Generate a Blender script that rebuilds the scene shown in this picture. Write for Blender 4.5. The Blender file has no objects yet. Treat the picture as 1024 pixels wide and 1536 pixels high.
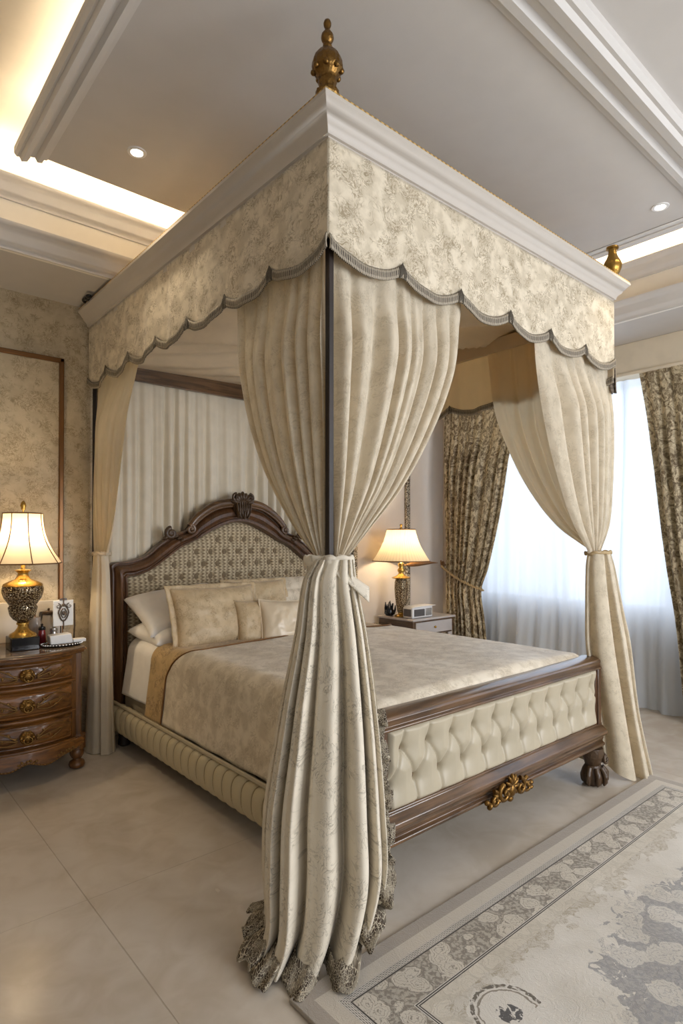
import bpy, bmesh, math, random
import numpy as np
from mathutils import Vector, Matrix, Euler, noise
random.seed(7)
PI = math.pi
S = bpy.context.scene
COL = S.collection

# ------------------------------------------------------------------ node maths
class X:
    """socket wrapper so that patterns read as formulas"""
    def __init__(s, t, k): s.t = t; s.k = k
    def _m(s, op, *o, clamp=False):
        n = s.t.nodes.new('ShaderNodeMath'); n.operation = op; n.use_clamp = clamp
        for i, v in enumerate((s,) + o):
            if isinstance(v, X): s.t.links.new(v.k, n.inputs[i])
            else: n.inputs[i].default_value = v
        return X(s.t, n.outputs[0])
    def __add__(s, o): return s._m('ADD', o)
    def __radd__(s, o): return s._m('ADD', o)
    def __sub__(s, o): return s._m('SUBTRACT', o)
    def __rsub__(s, o): return (s*-1)._m('ADD', o)
    def __mul__(s, o): return s._m('MULTIPLY', o)
    def __rmul__(s, o): return s._m('MULTIPLY', o)
    def __truediv__(s, o): return s._m('DIVIDE', o)
    def abs(s): return s._m('ABSOLUTE')
    def sin(s): return s._m('SINE')
    def sqrt(s): return s._m('SQRT')
    def min(s, o): return s._m('MINIMUM', o)
    def max(s, o): return s._m('MAXIMUM', o)
    def gt(s, o): return s._m('GREATER_THAN', o)
    def lt(s, o): return s._m('LESS_THAN', o)
    def pow(s, o): return s._m('POWER', o)
    def atan2(s, o): return s._m('ARCTAN2', o)
    def fract(s): return s._m('FRACT')
    def step(s, a, b):
        n = s.t.nodes.new('ShaderNodeMapRange'); n.interpolation_type = 'SMOOTHSTEP'
        s.t.links.new(s.k, n.inputs['Value']); n.inputs['From Min'].default_value = a; n.inputs['From Max'].default_value = b
        return X(s.t, n.outputs[0])

class Mat:
    def __init__(s, name, rough=.5, metal=0., spec=.5, sheen=0.):
        s.m = bpy.data.materials.new(name); s.m.use_nodes = True; s.t = s.m.node_tree
        s.b = s.t.nodes['Principled BSDF']; s.out = s.t.nodes['Material Output']
        s.b.inputs['Roughness'].default_value = rough; s.b.inputs['Metallic'].default_value = metal
        s.b.inputs['Specular IOR Level'].default_value = spec
        if sheen: s.b.inputs['Sheen Weight'].default_value = sheen; s.b.inputs['Sheen Roughness'].default_value = .4
    def coord(s, kind='Object', scale=(1, 1, 1), rot=(0, 0, 0)):
        c = s.t.nodes.new('ShaderNodeTexCoord'); mp = s.t.nodes.new('ShaderNodeMapping')
        s.t.links.new(c.outputs[kind], mp.inputs[0]); mp.inputs['Scale'].default_value = scale; mp.inputs['Rotation'].default_value = rot
        return mp.outputs[0]
    def sep(s, v):
        n = s.t.nodes.new('ShaderNodeSeparateXYZ'); s.t.links.new(v, n.inputs[0]); return [X(s.t, o) for o in n.outputs]
    def noise(s, v, scale, detail=3, dist=0., rough=.5):
        n = s.t.nodes.new('ShaderNodeTexNoise'); s.t.links.new(v, n.inputs['Vector'])
        n.inputs['Scale'].default_value = scale; n.inputs['Detail'].default_value = detail
        n.inputs['Distortion'].default_value = dist; n.inputs['Roughness'].default_value = rough
        return X(s.t, n.outputs[0])
    def voro(s, v, scale, feature='F1', rnd=1.):
        n = s.t.nodes.new('ShaderNodeTexVoronoi'); n.feature = feature; s.t.links.new(v, n.inputs['Vector'])
        n.inputs['Scale'].default_value = scale; n.inputs['Randomness'].default_value = rnd
        return X(s.t, n.outputs['Distance'])
    def warp(s, v, scale, amt):
        n = s.t.nodes.new('ShaderNodeTexNoise'); s.t.links.new(v, n.inputs['Vector']); n.inputs['Scale'].default_value = scale
        m = s.t.nodes.new('ShaderNodeVectorMath'); m.operation = 'MULTIPLY_ADD'
        s.t.links.new(n.outputs['Color'], m.inputs[0]); m.inputs[1].default_value = (amt,)*3; s.t.links.new(v, m.inputs[2])
        return m.outputs[0]
    def mix(s, f, a, b):
        n = s.t.nodes.new('ShaderNodeMix'); n.data_type = 'RGBA'
        if isinstance(f, X): s.t.links.new(f.k, n.inputs[0])
        else: n.inputs[0].default_value = f
        for i, v in ((6, a), (7, b)):
            if isinstance(v, tuple): n.inputs[i].default_value = v + (1,)
            else: s.t.links.new(v, n.inputs[i])
        return n.outputs[2]
    def color(s, c):
        if isinstance(c, tuple): s.b.inputs['Base Color'].default_value = c + (1,)
        else: s.t.links.new(c, s.b.inputs['Base Color'])
        s.c = c; return s
    def rough(s, x): s.t.links.new(x.k, s.b.inputs['Roughness']); return s
    def bump(s, h, dist=.002, strength=1.):
        n = s.t.nodes.new('ShaderNodeBump'); s.t.links.new(h.k, n.inputs['Height'])
        n.inputs['Distance'].default_value = dist; n.inputs['Strength'].default_value = strength
        s.t.links.new(n.outputs[0], s.b.inputs['Normal']); return s
    def translucent(s, f, tint=None, clear=0.):
        tr = s.t.nodes.new('ShaderNodeBsdfTranslucent')
        c = tint or s.c
        if isinstance(c, tuple): tr.inputs[0].default_value = c + (1,)
        else: s.t.links.new(c, tr.inputs[0])
        mx = s.t.nodes.new('ShaderNodeMixShader'); mx.inputs[0].default_value = f
        s.t.links.new(s.b.outputs[0], mx.inputs[1]); s.t.links.new(tr.outputs[0], mx.inputs[2])
        last = mx
        if clear:
            tp = s.t.nodes.new('ShaderNodeBsdfTransparent'); m2 = s.t.nodes.new('ShaderNodeMixShader')
            m2.inputs[0].default_value = clear
            s.t.links.new(mx.outputs[0], m2.inputs[1]); s.t.links.new(tp.outputs[0], m2.inputs[2]); last = m2
        s.t.links.new(last.outputs[0], s.out.inputs[0]); return s

def sr(h):  # hex sRGB -> linear
    h = h.lstrip('#'); v = [int(h[i:i+2], 16)/255 for i in (0, 2, 4)]
    return tuple(c/12.92 if c <= .04045 else ((c+.055)/1.055)**2.4 for c in v)

def plain(name, c, rough=.5, metal=0., bumpy=0., spec=.5):
    m = Mat(name, rough, metal, spec); v = m.coord()
    n = m.noise(v, 9, 4)
    c2 = tuple(x*(.975 if 'paint' in name else .93) for x in c)
    m.color(m.mix(n.step(.35, .7), c, c2))
    if bumpy: m.bump(m.noise(v, 60, 3), bumpy)
    return m

def brocade(name, base, line, scale=7., amount=.75, kind='UV', width=.035, trans=0., tint=None, blotch=.35, rough=.75):
    """cream damask: curling contour lines with soft woven patches"""
    m = Mat(name, rough, 0, .35, .25); v = m.coord(kind)
    w = m.warp(v, scale*.6, .12)
    n1 = m.noise(w, scale, 1.5, 1.6); n2 = m.noise(w, scale*2.3, 2, 1.2)
    l1 = (n1 - .5).abs(); l1 = 1 - l1.step(width*.25, width)
    l2 = (n2 - .52).abs(); l2 = 1 - l2.step(width*.3, width*1.3)
    pres = m.noise(v, scale*.45, 2).step(.42, .58)
    pres2 = m.noise(v, scale*.9, 2).step(.40, .60)
    mask = (l1*.6*pres2 + l2*.8*pres).min(1.) * amount
    soft = m.noise(v, scale*.7, 4).step(.4, .62) * blotch
    c = m.mix(soft, base, tuple(a*.55 + b*.45 for a, b in zip(base, line)))
    m.color(m.mix(mask, c, line))
    m.bump(m.noise(v, 220, 2) * .5 - mask*.8, .0012)
    if trans: m.translucent(trans, tint)
    return m

def wood(name, dark, light, rough=.3, axis=0, scale=6.):
    m = Mat(name, rough, 0, .5)
    sc = [scale*4]*3; sc[axis] = scale*.35
    v = m.coord('Object', tuple(sc)); n = m.noise(v, 1.6, 6, .8, .6)
    w = m.coord(); big = m.noise(w, 4, 3)
    m.color(m.mix((n*.75 + big*.35).step(.35, .75), dark, light)); m.bump(n, .0006)
    m.rough(n*.2 + rough*.8)
    m.b.inputs['Coat Weight'].default_value = .55; m.b.inputs['Coat Roughness'].default_value = .12
    return m

CREAM = sr('#e3d8c0'); 
M = {}
M['drape'] = brocade('drape_brocade', sr('#e0d5bf'), sr('#94866d'), 19, .42, trans=.22, tint=sr('#e8cf9c'), blotch=.45)
M['tail'] = brocade('drape_brocade_lower', sr('#dcd2bf'), sr('#7d7362'), 15, .62, blotch=.18, width=.024)
M['valance'] = brocade('valance_brocade', sr('#ddd1ba'), sr('#8b7a5c'), 19, .75, blotch=.7, width=.05)
M['wallpaper'] = brocade('wallpaper_damask', sr('#c8b99d'), sr('#8d7b5c'), 24, .75, kind='Object', blotch=.4, width=.06, rough=.6)
M['wallpaper_in'] = brocade('wallpaper_panel_damask', sr('#cbbc9f'), sr('#8d7b5c'), 20, .7, kind='Object', blotch=.45, width=.06, rough=.5)
M['spread'] = brocade('bedspread_jacquard', sr('#e2d7c3'), sr('#aa9a80'), 20, .5, kind='Object', blotch=.85, width=.06, rough=.55)
M['band'] = brocade('gold_damask', sr('#c8ab78'), sr('#83683f'), 15, .8, kind='Object', blotch=.6, width=.07, rough=.5)
M['sham'] = brocade('sham_jacquard', sr('#cbb592'), sr('#8f7650'), 24, .65, kind='Object', blotch=.5, rough=.45)
M['silk'] = plain('champagne_silk', sr('#dccbb0'), .32, bumpy=.0008)
M['linen'] = plain('white_cotton', sr('#f5f2ee'), .8, bumpy=.001)
M['lining'] = plain('plain_lining', sr('#ddd0b8'), .6, bumpy=.0006)
M['lining'].translucent(.5, sr('#e8d5b0'))
M['tester'] = plain('tester_satin', sr('#dac9ae'), .4, bumpy=.0005)
M['backdrape'] = plain('ivory_voile', sr('#dcd2be'), .7, bumpy=.0008)
M['headdrape'] = plain('ivory_panel', sr('#e0d5bf'), .7, bumpy=.0008); M['headdrape'].translucent(.3, sr('#ecd3a0'))
M['leather'] = plain('cream_leather', sr('#b3a891'), .42, bumpy=.0003)
def chan():
    m = Mat('channel_leather', .45); v = m.coord('UV'); x, y, z = m.sep(v)
    q = (x/.088).fract(); e = q.min(1 - q); k = 1 - e.step(.02, .07)
    m.color(m.mix(k*.75, sr('#c2b698'), sr('#7a6645'))); return m
M['channel'] = chan()
M['box'] = plain('taupe_box_fabric', sr('#a39987'), .8, bumpy=.001)
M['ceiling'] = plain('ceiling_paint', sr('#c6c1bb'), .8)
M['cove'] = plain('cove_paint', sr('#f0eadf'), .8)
M['mould'] = plain('moulding_paint', sr('#d2cec9'), .6)
M['cornice'] = plain('cornice_paint', sr('#c2bab0'), .45)
M['wallpaint'] = plain('wall_paint', sr('#cfc4b8'), .7)
M['pelmet'] = plain('pelmet_fabric', sr('#e2d6bf'), .8)
M['wood_x'] = wood('walnut_x', sr('#392717'), sr('#6f5135'), .28, 0)
M['wood_y'] = wood('walnut_y', sr('#392717'), sr('#6f5135'), .28, 1)
M['wood_z'] = wood('walnut_z', sr('#35200f'), sr('#634126'), .3, 2)
M['darkwood'] = wood('dark_post_wood', sr('#140c07'), sr('#281a11'), .5, 2)
M['darkwood'].b.inputs['Coat Weight'].default_value = .0
M['chest'] = wood('chest_walnut', sr('#402309'), sr('#86551f'), .4, 0, 7)
M['chest_top'] = plain('polished_chest_top', sr('#7d6a56'), .15)
M['chest_z'] = wood('chest_walnut_z', sr('#3c210a'), sr('#7a4e1f'), .4, 2, 7)
M['carve'] = plain('carved_dark_wood', sr('#4a3725'), .35, bumpy=.004)
M['gold'] = plain('antique_gold', sr('#a07c3c'), .3, .9, bumpy=.002)
M['gilt'] = plain('rubbed_gilt', sr('#7d5c2c'), .4, .4)
M['oldgold'] = plain('dark_bronze_gold', sr('#7a5a2c'), .32, .85, bumpy=.004)
M['brightgold'] = plain('bright_gold', sr('#c9a153'), .25, .9, bumpy=.002)
M['bronze'] = plain('bronze_trim', sr('#7a5530'), .35, .5)
M['black'] = plain('black_stone', sr('#15161a'), .12)
M['white'] = plain('white_gloss', sr('#e8e6e4'), .3)
M['whitewood'] = plain('silvered_wood', sr('#b9b1ac'), .35)
M['steel'] = plain('brushed_steel', sr('#b5b0aa'), .25, .8)
M['red'] = plain('dark_red_glass', sr('#7d1f24'), .2)
M['grey'] = plain('slate_screen', sr('#55504e'), .3)
M['marble'] = plain('pale_marble', sr('#d0c8bc'), .25)
M['button_shade'] = plain('brown_button_shade', sr('#7a6950'), .8, bumpy=.006)  # shading and pattern at the headboard tufts, put into a brown colour
M['cord'] = plain('twisted_cord', sr('#b19a72'), .6, bumpy=.002)

# mottled mercury / mosaic glass for the lamp bodies
m = Mat('mercury_mosaic', .18, .8); v = m.coord(); c = m.voro(v, 110); e = m.voro(v, 110, 'DISTANCE_TO_EDGE')
m.color(m.mix(c.step(.15, .7), sr('#d9c9a8'), sr('#54402a'))); m.bump(e.step(0, .2), .003); M['mercury'] = m
# glass
def glassmat(name, tint, f):
    m = Mat(name, .04); m.color(tint); tp = m.t.nodes.new('ShaderNodeBsdfTransparent'); mx = m.t.nodes.new('ShaderNodeMixShader')
    tp.inputs[0].default_value = tint + (1,)
    mx.inputs[0].default_value = f; m.t.links.new(m.b.outputs[0], mx.inputs[1]); m.t.links.new(tp.outputs[0], mx.inputs[2])
    m.t.links.new(mx.outputs[0], m.out.inputs[0]); return m
M['glass'] = glassmat('window_glass', (.95, .97, 1.), .93)
M['jar'] = glassmat('smoky_glass', sr('#cfc4b8'), .55)
# sheer
m = Mat('white_sheer', .8); v = m.coord('UV'); m.color(sr('#e4e9ee')); m.translucent(.6, sr('#e6edf5'), .10); M['sheer'] = m
# window brocade
m = Mat('window_damask', .6, 0, .4, .2); v = m.coord('UV'); w = m.warp(v, 5, .1)
n1 = m.noise(w, 14, 3, 1.5); n2 = m.noise(w, 34, 3, 1.)
k = (n1.step(.44, .54)*.65 + n2.step(.46, .54)*.4).min(1.)
m.color(m.mix(k, sr('#cbbd9f'), sr('#5d4e3a'))); m.bump(k, .001); M['windowdrape'] = m
m.translucent(.12, sr('#b09468'))
# fringe: stripes across, braid rows
def fringemat(name, light, dark, f=800., rows=110.):
    m = Mat(name, .6); v = m.coord('UV'); x, y, z = m.sep(v)
    nz = m.noise(v, 90, 2)
    a = ((x*f + nz*2.).sin()*.5 + .5); b = ((y*rows*2).sin()*.5 + .5)
    k = (a.step(.35, .65)*.8 + b.step(.6, .8)*.35).min(1.)
    m.color(m.mix(k, dark, light)); m.bump(k, .003); return m
M['fringe'] = fringemat('silver_brown_fringe', sr('#b9ad98'), sr('#33281e'))
M['fringe_dark'] = fringemat('dark_bead_fringe', sr('#8f8374'), sr('#2b211b'), 700)
M['keybead'] = fringemat('gilt_key_bead', sr('#d0a95e'), sr('#5c4522'), 260, 60)
# lace
m = Mat('brown_cream_lace', .8); v = m.coord('UV'); w = m.warp(v, 30, .02)
e = m.voro(w, 165, 'DISTANCE_TO_EDGE'); k = e.step(.03, .12)
n = m.noise(v, 40, 2).step(.35, .6)
m.color(m.mix(k*(n*.5 + .5), sr('#c9bda6'), sr('#3b2c1e'))); m.bump(1-k, .004); M['lace'] = m
# woven chevron headboard fabric
m = Mat('woven_headboard_fabric', .75); v = m.coord()
x, y, z = m.sep(m.warp(v, 7, .03))
row = z*40; saw = (row.fract() - .5).abs()
a = ((x*170 + saw*6.).sin()*.5 + .5)
cc = m.noise(v, 60, 2)
k = (a.step(.3, .7)*.6 + saw.step(.3, .48)*.5 + cc*.35 - .1).min(1.)
m.color(m.mix(k, sr('#7b694f'), sr('#cdbd9d'))); m.bump(k, .003); M['woven'] = m
# lamp shades
def shade(name, c, stripes):
    m = Mat(name, .8); v = m.coord('UV'); x, y, z = m.sep(v)
    a = (x*stripes).sin()*.5 + .5
    col = m.mix(a*.35, c, tuple(t*.75 for t in c)); m.color(col)
    if stripes > 50: m.bump(a, .003)
    m.translucent(.36); return m
M['shade_smooth'] = shade('smooth_cream_shade', sr('#f3e3c3'), 6)
M['shade_pleat'] = shade('pleated_cream_shade', sr('#f0dfbf'), 330)
# emitters
def emit(name, c, s):
    m = Mat(name); m.color(c); m.b.inputs['Emission Color'].default_value = c + (1,); m.b.inputs['Emission Strength'].default_value = s; return m
M['bulb'] = emit('downlight_lens', (1., .88, .68), 25)
# ornament gilt-on-card
m = Mat('card_with_emblem_pattern', .5); v = m.coord(); n = m.noise(v, 40, 3).step(.6, .7)
m.color(m.mix(n*.3, sr('#e6e4e0'), sr('#8f8a83'))); M['card'] = m
# clear silver frame
m = Mat('silver_gold_carving', .35, .5); v = m.coord(); n = m.voro(v, 90); m.color(m.mix(n.step(.2, .7), sr('#d8ccb4'), sr('#5d5040'))); m.bump(n, .005); M['ornframe'] = m

# floor
m = Mat('cream_marble_tiles', .22, 0, .45); v = m.coord(); x, y, z = m.sep(v)
n = m.noise(v, 1.6, 6, .8); n2 = m.noise(v, 6, 6, 1.2)
base = m.mix((n*.6 + n2*.4).step(.36, .68), sr('#cdc4b8'), sr('#b9ad9d'))
gx = (((x + .52)/3.0 + .5).fract() - .5).abs()*2.5; gy = (((y - .80)/2.4 + .5).fract() - .5).abs()*4.
j = 1 - gx.min(gy).step(.0008, .0022)
m.color(m.mix(j*.4, base, sr('#8d8070'))); m.rough(n2*.18 + .14); m.bump(1-j, .001); M['floor'] = m

# rug (object origin at world origin; rug spans the given rectangle)
RX0, RX1, RY0, RY1 = -.24, 2.346, -2.35, -.118
m = Mat('cream_grey_medallion_rug', .95, 0, .1, .3); v = m.coord(); x, y, z = m.sep(v)
d = (x - RX0).min(RX1 - x).min(y - RY0).min(RY1 - y)
def bandm(a, b): return d.gt(a) * d.lt(b)
w = m.warp(v, 9, .05)
f1 = m.noise(w, 17, 3, 1.8); f2 = m.noise(w, 42, 3, 1.); f3 = m.noise(v, 70, 3, .5)
blob = m.noise(w, 11, 2, 1.2)
stip = f3.step(.42, .58)
def roses(sc, size):
    dd = m.voro(w, sc) + (f1 - .5)*.35
    inside = 1 - dd.step(size, size + .03)
    pet = 1 - ((dd*24 + (f2 - .5)*9).sin().abs()).step(.10, .45)
    edge = 1 - (dd - size).abs().step(.005, .035)
    return inside, (pet*.75).max(edge*.9)
ins, petl = roses(13.5, .55)
scroll = (ins*petl + (1 - ins)*(stip*.5 + .35)).min(1.)
lines = (1 - (f1 - .5).abs().step(.004, .03))*.9
field = m.mix(m.noise(v, 3, 4).step(.4, .65), sr('#d0cac0'), sr('#c2bbaf'))
c = field
c = m.mix(d.lt(.055), c, sr('#a0978c'))
c = m.mix(bandm(.055, .105), c, sr('#bfb6a8'))
cord = (bandm(.105, .128)*((d*1100).sin()*.5+.5).step(.3, .7)*(((x+y)*420).sin()*.3+.7)).max(bandm(.130, .136))
c = m.mix(cord, c, sr('#4c4742'))
c = m.mix(bandm(.135, .262)*scroll*.85, m.mix(bandm(.135, .262)*.6, c, sr('#bdb3a2')), sr('#5f574d'))
c = m.mix(bandm(.262, .276)*((d*900).sin()*.5+.5).step(.2, .5), c, sr('#4c4742'))
c = m.mix(bandm(.276, .325)*scroll*.3, m.mix(bandm(.276, .325)*.5, c, sr('#c6bca9')), sr('#8f8677'))
leaf = d + blob*.22 - .11
c = m.mix(d.gt(.325)*(leaf.lt(.365))*(lines*.6 + .25 + f2.step(.5, .56)*.3).min(1.), c, sr('#a59a86'))
mx_, my_ = 1.03, -1.22
r = ((x - mx_)*(x - mx_)/.64 + (y - my_)*(y - my_)/.41).sqrt()
ang = (y - my_).atan2(x - mx_)
rr = r + (ang*11).sin()*.02 + (f1 - .5)*.55
ring = rr.lt(1.)*rr.gt(.30)
in2, pt2 = roses(9.5, .53)
med = (in2*(pt2*.75 + .2) + (1 - in2)*(stip*.2 + .72)).min(1.)
med = (med + (rr - .62).abs().lt(.03)*.35).min(1.)
c = m.mix(ring*med*.8, c, sr('#77777a'))
c = m.mix(rr.lt(.30)*scroll*.6, c, sr('#857a6a'))
# scroll on the field near the corner
sc1 = ((x - .21)*(x - .21) + (y + .58)*(y + .58)).sqrt() + (f1-.5)*.02
c = m.mix((sc1 - .105).abs().lt(.006)*f2.step(.35, .5)*((y + .62).gt(0)), c, sr('#6d655a'))
c = m.mix((sc1 - .088).abs().lt(.003)*((y + .62).gt(0)), c, sr('#8d8476'))
c = m.mix(sc1.lt(.036)*f2.step(.47, .50), c, sr('#5d5a58'))
m.color(c); m.bump(m.noise(v, 300, 2)*.5 + scroll*.3, .002); M['rug'] = m

# ------------------------------------------------------------------ mesh helpers
class MB:
    def __init__(s): s.v = []; s.f = []; s.uv = []
    def add(s, V, F, UV=None):
        o = len(s.v); s.v += [tuple(p) for p in V]; s.f += [tuple(i+o for i in f) for f in F]
        s.uv += [tuple(q) for q in UV] if UV else [(p[0]+p[1], p[2]) for p in V]; return s
    def box(s, x0, x1, y0, y1, z0, z1):
        V = [(x, y, z) for x in (x0, x1) for y in (y0, y1) for z in (z0, z1)]
        return s.add(V, [(0, 1, 3, 2), (4, 6, 7, 5), (0, 4, 5, 1), (2, 3, 7, 6), (0, 2, 6, 4), (1, 5, 7, 3)])
    def grid(s, fn, nu, nv, cu=False, flip=False):
        V = []; UV = []
        for j in range(nv+1):
            for i in range(nu+1 if not cu else nu):
                r = fn(i/nu, j/nv); V.append(r[0]); UV.append(r[1] if r[1] is not None else (i/nu, j/nv))
        w = nu if cu else nu+1; F = []
        for j in range(nv):
            for i in range(nu):
                a = j*w+i; b = j*w+(i+1) % w if cu else j*w+i+1
                q = (a, b, b+w, a+w); F.append(q[::-1] if flip else q)
        return s.add(V, F, UV)
    def lathe(s, prof, c, seg=32, flute=0, famt=.0, sx=1, sy=1, square=False):
        n = len(prof)-1
        def fn(u, v):
            j = int(round(v*n)); r, z = prof[j]; a = u*2*PI
            if flute: r *= 1 + famt*abs(math.sin(a*flute/2))
            if square:
                q = 1/max(abs(math.cos(a)), abs(math.sin(a))); r *= .62*q + .38
            return ((c[0]+r*sx*math.cos(a), c[1]+r*sy*math.sin(a), c[2]+z), (u*.6, z))
        s.grid(fn, seg, n, True)
        for j, fl in ((0, 1), (n, 0)):
            if prof[j][0] > 1e-4:
                o = len(s.v) - (n+1)*seg + j*seg; f = tuple(range(o, o+seg)); s.f.append(f[::-1] if fl else f)
        return s
    def tube(s, pts, r, seg=8, closed=False):
        P = [Vector(p) for p in pts]; n = len(P); R = r if isinstance(r, (list, tuple)) else [r]*n
        rings = []; prev = None
        for i in range(n):
            t = (P[(i+1) % n] - P[i-1]) if closed else (P[min(i+1, n-1)] - P[max(i-1, 0)])
            if t.length < 1e-9: t = Vector((0, 0, 1))
            t.normalize()
            ref = prev if prev is not None else (Vector((0, 0, 1)) if abs(t.z) < .9 else Vector((1, 0, 0)))
            a = ref - t*ref.dot(t)
            if a.length < 1e-6: a = t.orthogonal()
            a.normalize(); prev = a; b = t.cross(a)
            rings.append([P[i] + (a*math.cos(2*PI*k/seg) + b*math.sin(2*PI*k/seg))*R[i] for k in range(seg)])
        V = [p for q in rings for p in q]; F = []
        for i in range(n if closed else n-1):
            for k in range(seg):
                j = (i+1) % n
                F.append((i*seg+k, i*seg+(k+1) % seg, j*seg+(k+1) % seg, j*seg+k))
        if not closed: F.append(tuple(range(seg))[::-1]); F.append(tuple((n-1)*seg+k for k in range(seg)))
        UV = [(i*.02, k/seg) for i in range(n) for k in range(seg)]
        return s.add(V, F, UV)
    def ell(s, c, r, rot=(0, 0, 0), seg=12, rings=8):
        Mx = Euler(rot).to_matrix(); c = Vector(c)
        def fn(u, v):
            a = u*2*PI; b = (v-.5)*PI*.998
            return (c + Mx @ Vector((r[0]*math.cos(b)*math.cos(a), r[1]*math.cos(b)*math.sin(a), r[2]*math.sin(b))), None)
        return s.grid(fn, seg, rings, True)
    def prism(s, poly, y0, y1, axes='xz'):
        """polygon in a plane, extruded along the third axis"""
        n = len(poly)
        def P(a, b, t): return (a, t, b) if axes == 'xz' else ((t, a, b) if axes == 'yz' else (a, b, t))
        V = [P(a, b, y0) for a, b in poly] + [P(a, b, y1) for a, b in poly]
        F = [tuple(range(n)), tuple(range(n, 2*n))[::-1]] + [(i, i+n, (i+1) % n+n, (i+1) % n) for i in range(n)]
        return s.add(V, F)
    def build(s, name, mat, parent=None, bevel=0, smooth=True, solid=0, origin=None, ang=None, seg=2):
        me = bpy.data.meshes.new(name)
        org = Vector(origin) if origin is not None else (wpos(parent) if parent else Vector((0, 0, 0)))
        me.from_pydata([tuple(Vector(p)-org) for p in s.v], [], s.f); me.update()
        bm = bmesh.new(); bm.from_mesh(me)
        bmesh.ops.recalc_face_normals(bm, faces=bm.faces); bm.to_mesh(me); bm.free()
        ul = me.uv_layers.new(name='UVMap'); li = np.zeros(len(me.loops), dtype=np.int32); me.loops.foreach_get('vertex_index', li)
        ul.data.foreach_set('uv', np.array(s.uv, dtype=np.float32)[li].ravel())
        me.materials.append((M[mat] if isinstance(mat, str) else mat).m)
        o = bpy.data.objects.new(name, me); COL.objects.link(o)
        if parent is not None:
            o.parent = parent; o.location = org - wpos(parent)
        else: o.location = org
        if smooth:
            for p in me.polygons: p.use_smooth = True
            if ang is None: ang = 40
            if ang < 179: me.set_sharp_from_angle(angle=math.radians(ang))
        if solid:
            md = o.modifiers.new('t', 'SOLIDIFY'); md.thickness = solid; md.offset = 0
        if bevel:
            md = o.modifiers.new('b', 'BEVEL'); md.width = bevel; md.segments = seg; md.limit_method = 'ANGLE'
            for p in me.polygons: p.use_smooth = True
        return o

def wpos(o):
    p = Vector((0, 0, 0))
    while o is not None: p += o.location; o = o.parent
    return p
def thing(name, loc, label, cat, group=None):
    o = bpy.data.objects.new(name, None); COL.objects.link(o); o.location = loc; o.empty_display_size = .05
    return tag(o, label, cat, group)
def tag(o, label=None, cat=None, group=None, kind=None):
    if label: o['label'] = label
    if cat: o['category'] = cat
    if group: o['group'] = group
    if kind: o['kind'] = kind
    return o
def struct(o): o['kind'] = 'structure'; return o

def lerp(a, b, t): return a + (b-a)*t
def table(tb, z):
    """piecewise smooth lookup, table of (z, value) with z falling"""
    tb = sorted(tb)
    xs = [t[0] for t in tb]; ys = [t[1] for t in tb]
    if z <= xs[0]: return ys[0]
    if z >= xs[-1]: return ys[-1]
    for i in range(len(xs)-1):
        if z <= xs[i+1]:
            t = (z-xs[i])/(xs[i+1]-xs[i])
            p0 = ys[i-1] if i else ys[i]; p3 = ys[i+2] if i+2 < len(ys) else ys[i+1]
            h0 = (xs[i]-xs[i-1]) if i else 1; h1 = xs[i+1]-xs[i]; h2 = (xs[i+2]-xs[i+1]) if i+2 < len(xs) else 1
            m0 = (ys[i+1]-p0)/(h0+h1) if i else (ys[i+1]-ys[i])/h1
            m1 = (p3-ys[i])/(h1+h2) if i+2 < len(ys) else (ys[i+1]-ys[i])/h1
            t2, t3 = t*t, t*t*t
            return (2*t3-3*t2+1)*ys[i] + (t3-2*t2+t)*m0*h1 + (-2*t3+3*t2)*ys[i+1] + (t3-t2)*m1*h1

def fold(u, n, seed=0., sh=1.25):
    """uneven cloth pleats: rounded ridges with narrow valleys, -1..1"""
    w = u + .035*math.sin(u*5.3+seed) + .018*math.sin(u*13.7+seed*2.1)
    a = math.sin(PI*n*w + seed)
    r = 1 - abs(a)**1.0
    r = r*r*(3-2*r)
    r = r**sh
    return (1-2*r) * (.8 + .2*math.sin(u*17+seed*3)) + .18*math.sin(PI*n*2.3*w+seed)

# ------------------------------------------------------------------ camera
cam_d = bpy.data.cameras.new('camera'); cam = bpy.data.objects.new('camera', cam_d); COL.objects.link(cam)
YAW = 49.0397
cam.location = (-1.2907, -1.5698, 1.38)
cam.rotation_euler = (math.radians(90.4935), 0, math.radians(YAW-90))
cam_d.lens = 36*894.07/1536; cam_d.sensor_width = 36; cam_d.shift_y = 33.45/1536; cam_d.clip_start = .02
S.camera = cam

# ------------------------------------------------------------------ room shell
XL, XR, YF, YB = -3.0, 3.86, -3.6, 2.66
ZS, ZP, ZC = 2.964, 3.30, 3.56      # soffit, hanging panel, recess ceiling
struct(MB().box(XL-.1, XR+.1, YF-.1, YB+.1, -.1, 0).build('floor', 'floor', smooth=False))
# back wall: wallpaper on the left, plain paint right of the bed
struct(MB().box(XL-.1, 1.2, YB, YB+.1, 0, 3.7).build('wall_back', 'wallpaper', smooth=False))
struct(MB().box(1.2, XR+.1, YB, YB+.1, 0, 3.7).build('wall_back_right', 'wallpaint', smooth=False))
struct(MB().box(XL-.1, XL, YF-.1, YB+.1, 0, 3.7).build('wall_left', 'wallpaper', smooth=False))
# right wall with window opening
WY0, WY1, WZ0, WZ1 = -2.6, 2.16, .78, 2.72
mb = MB()
mb.box(XR, XR+.14, WY1, YB+.1, 0, 3.7); mb.box(XR, XR+.14, YF-.1, WY0, 0, 3.7)
mb.box(XR, XR+.14, WY0, WY1, 0, WZ0); mb.box(XR, XR+.14, WY0, WY1, WZ1, 3.7)
struct(mb.build('wall_right', 'wallpaint', smooth=False))
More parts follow.
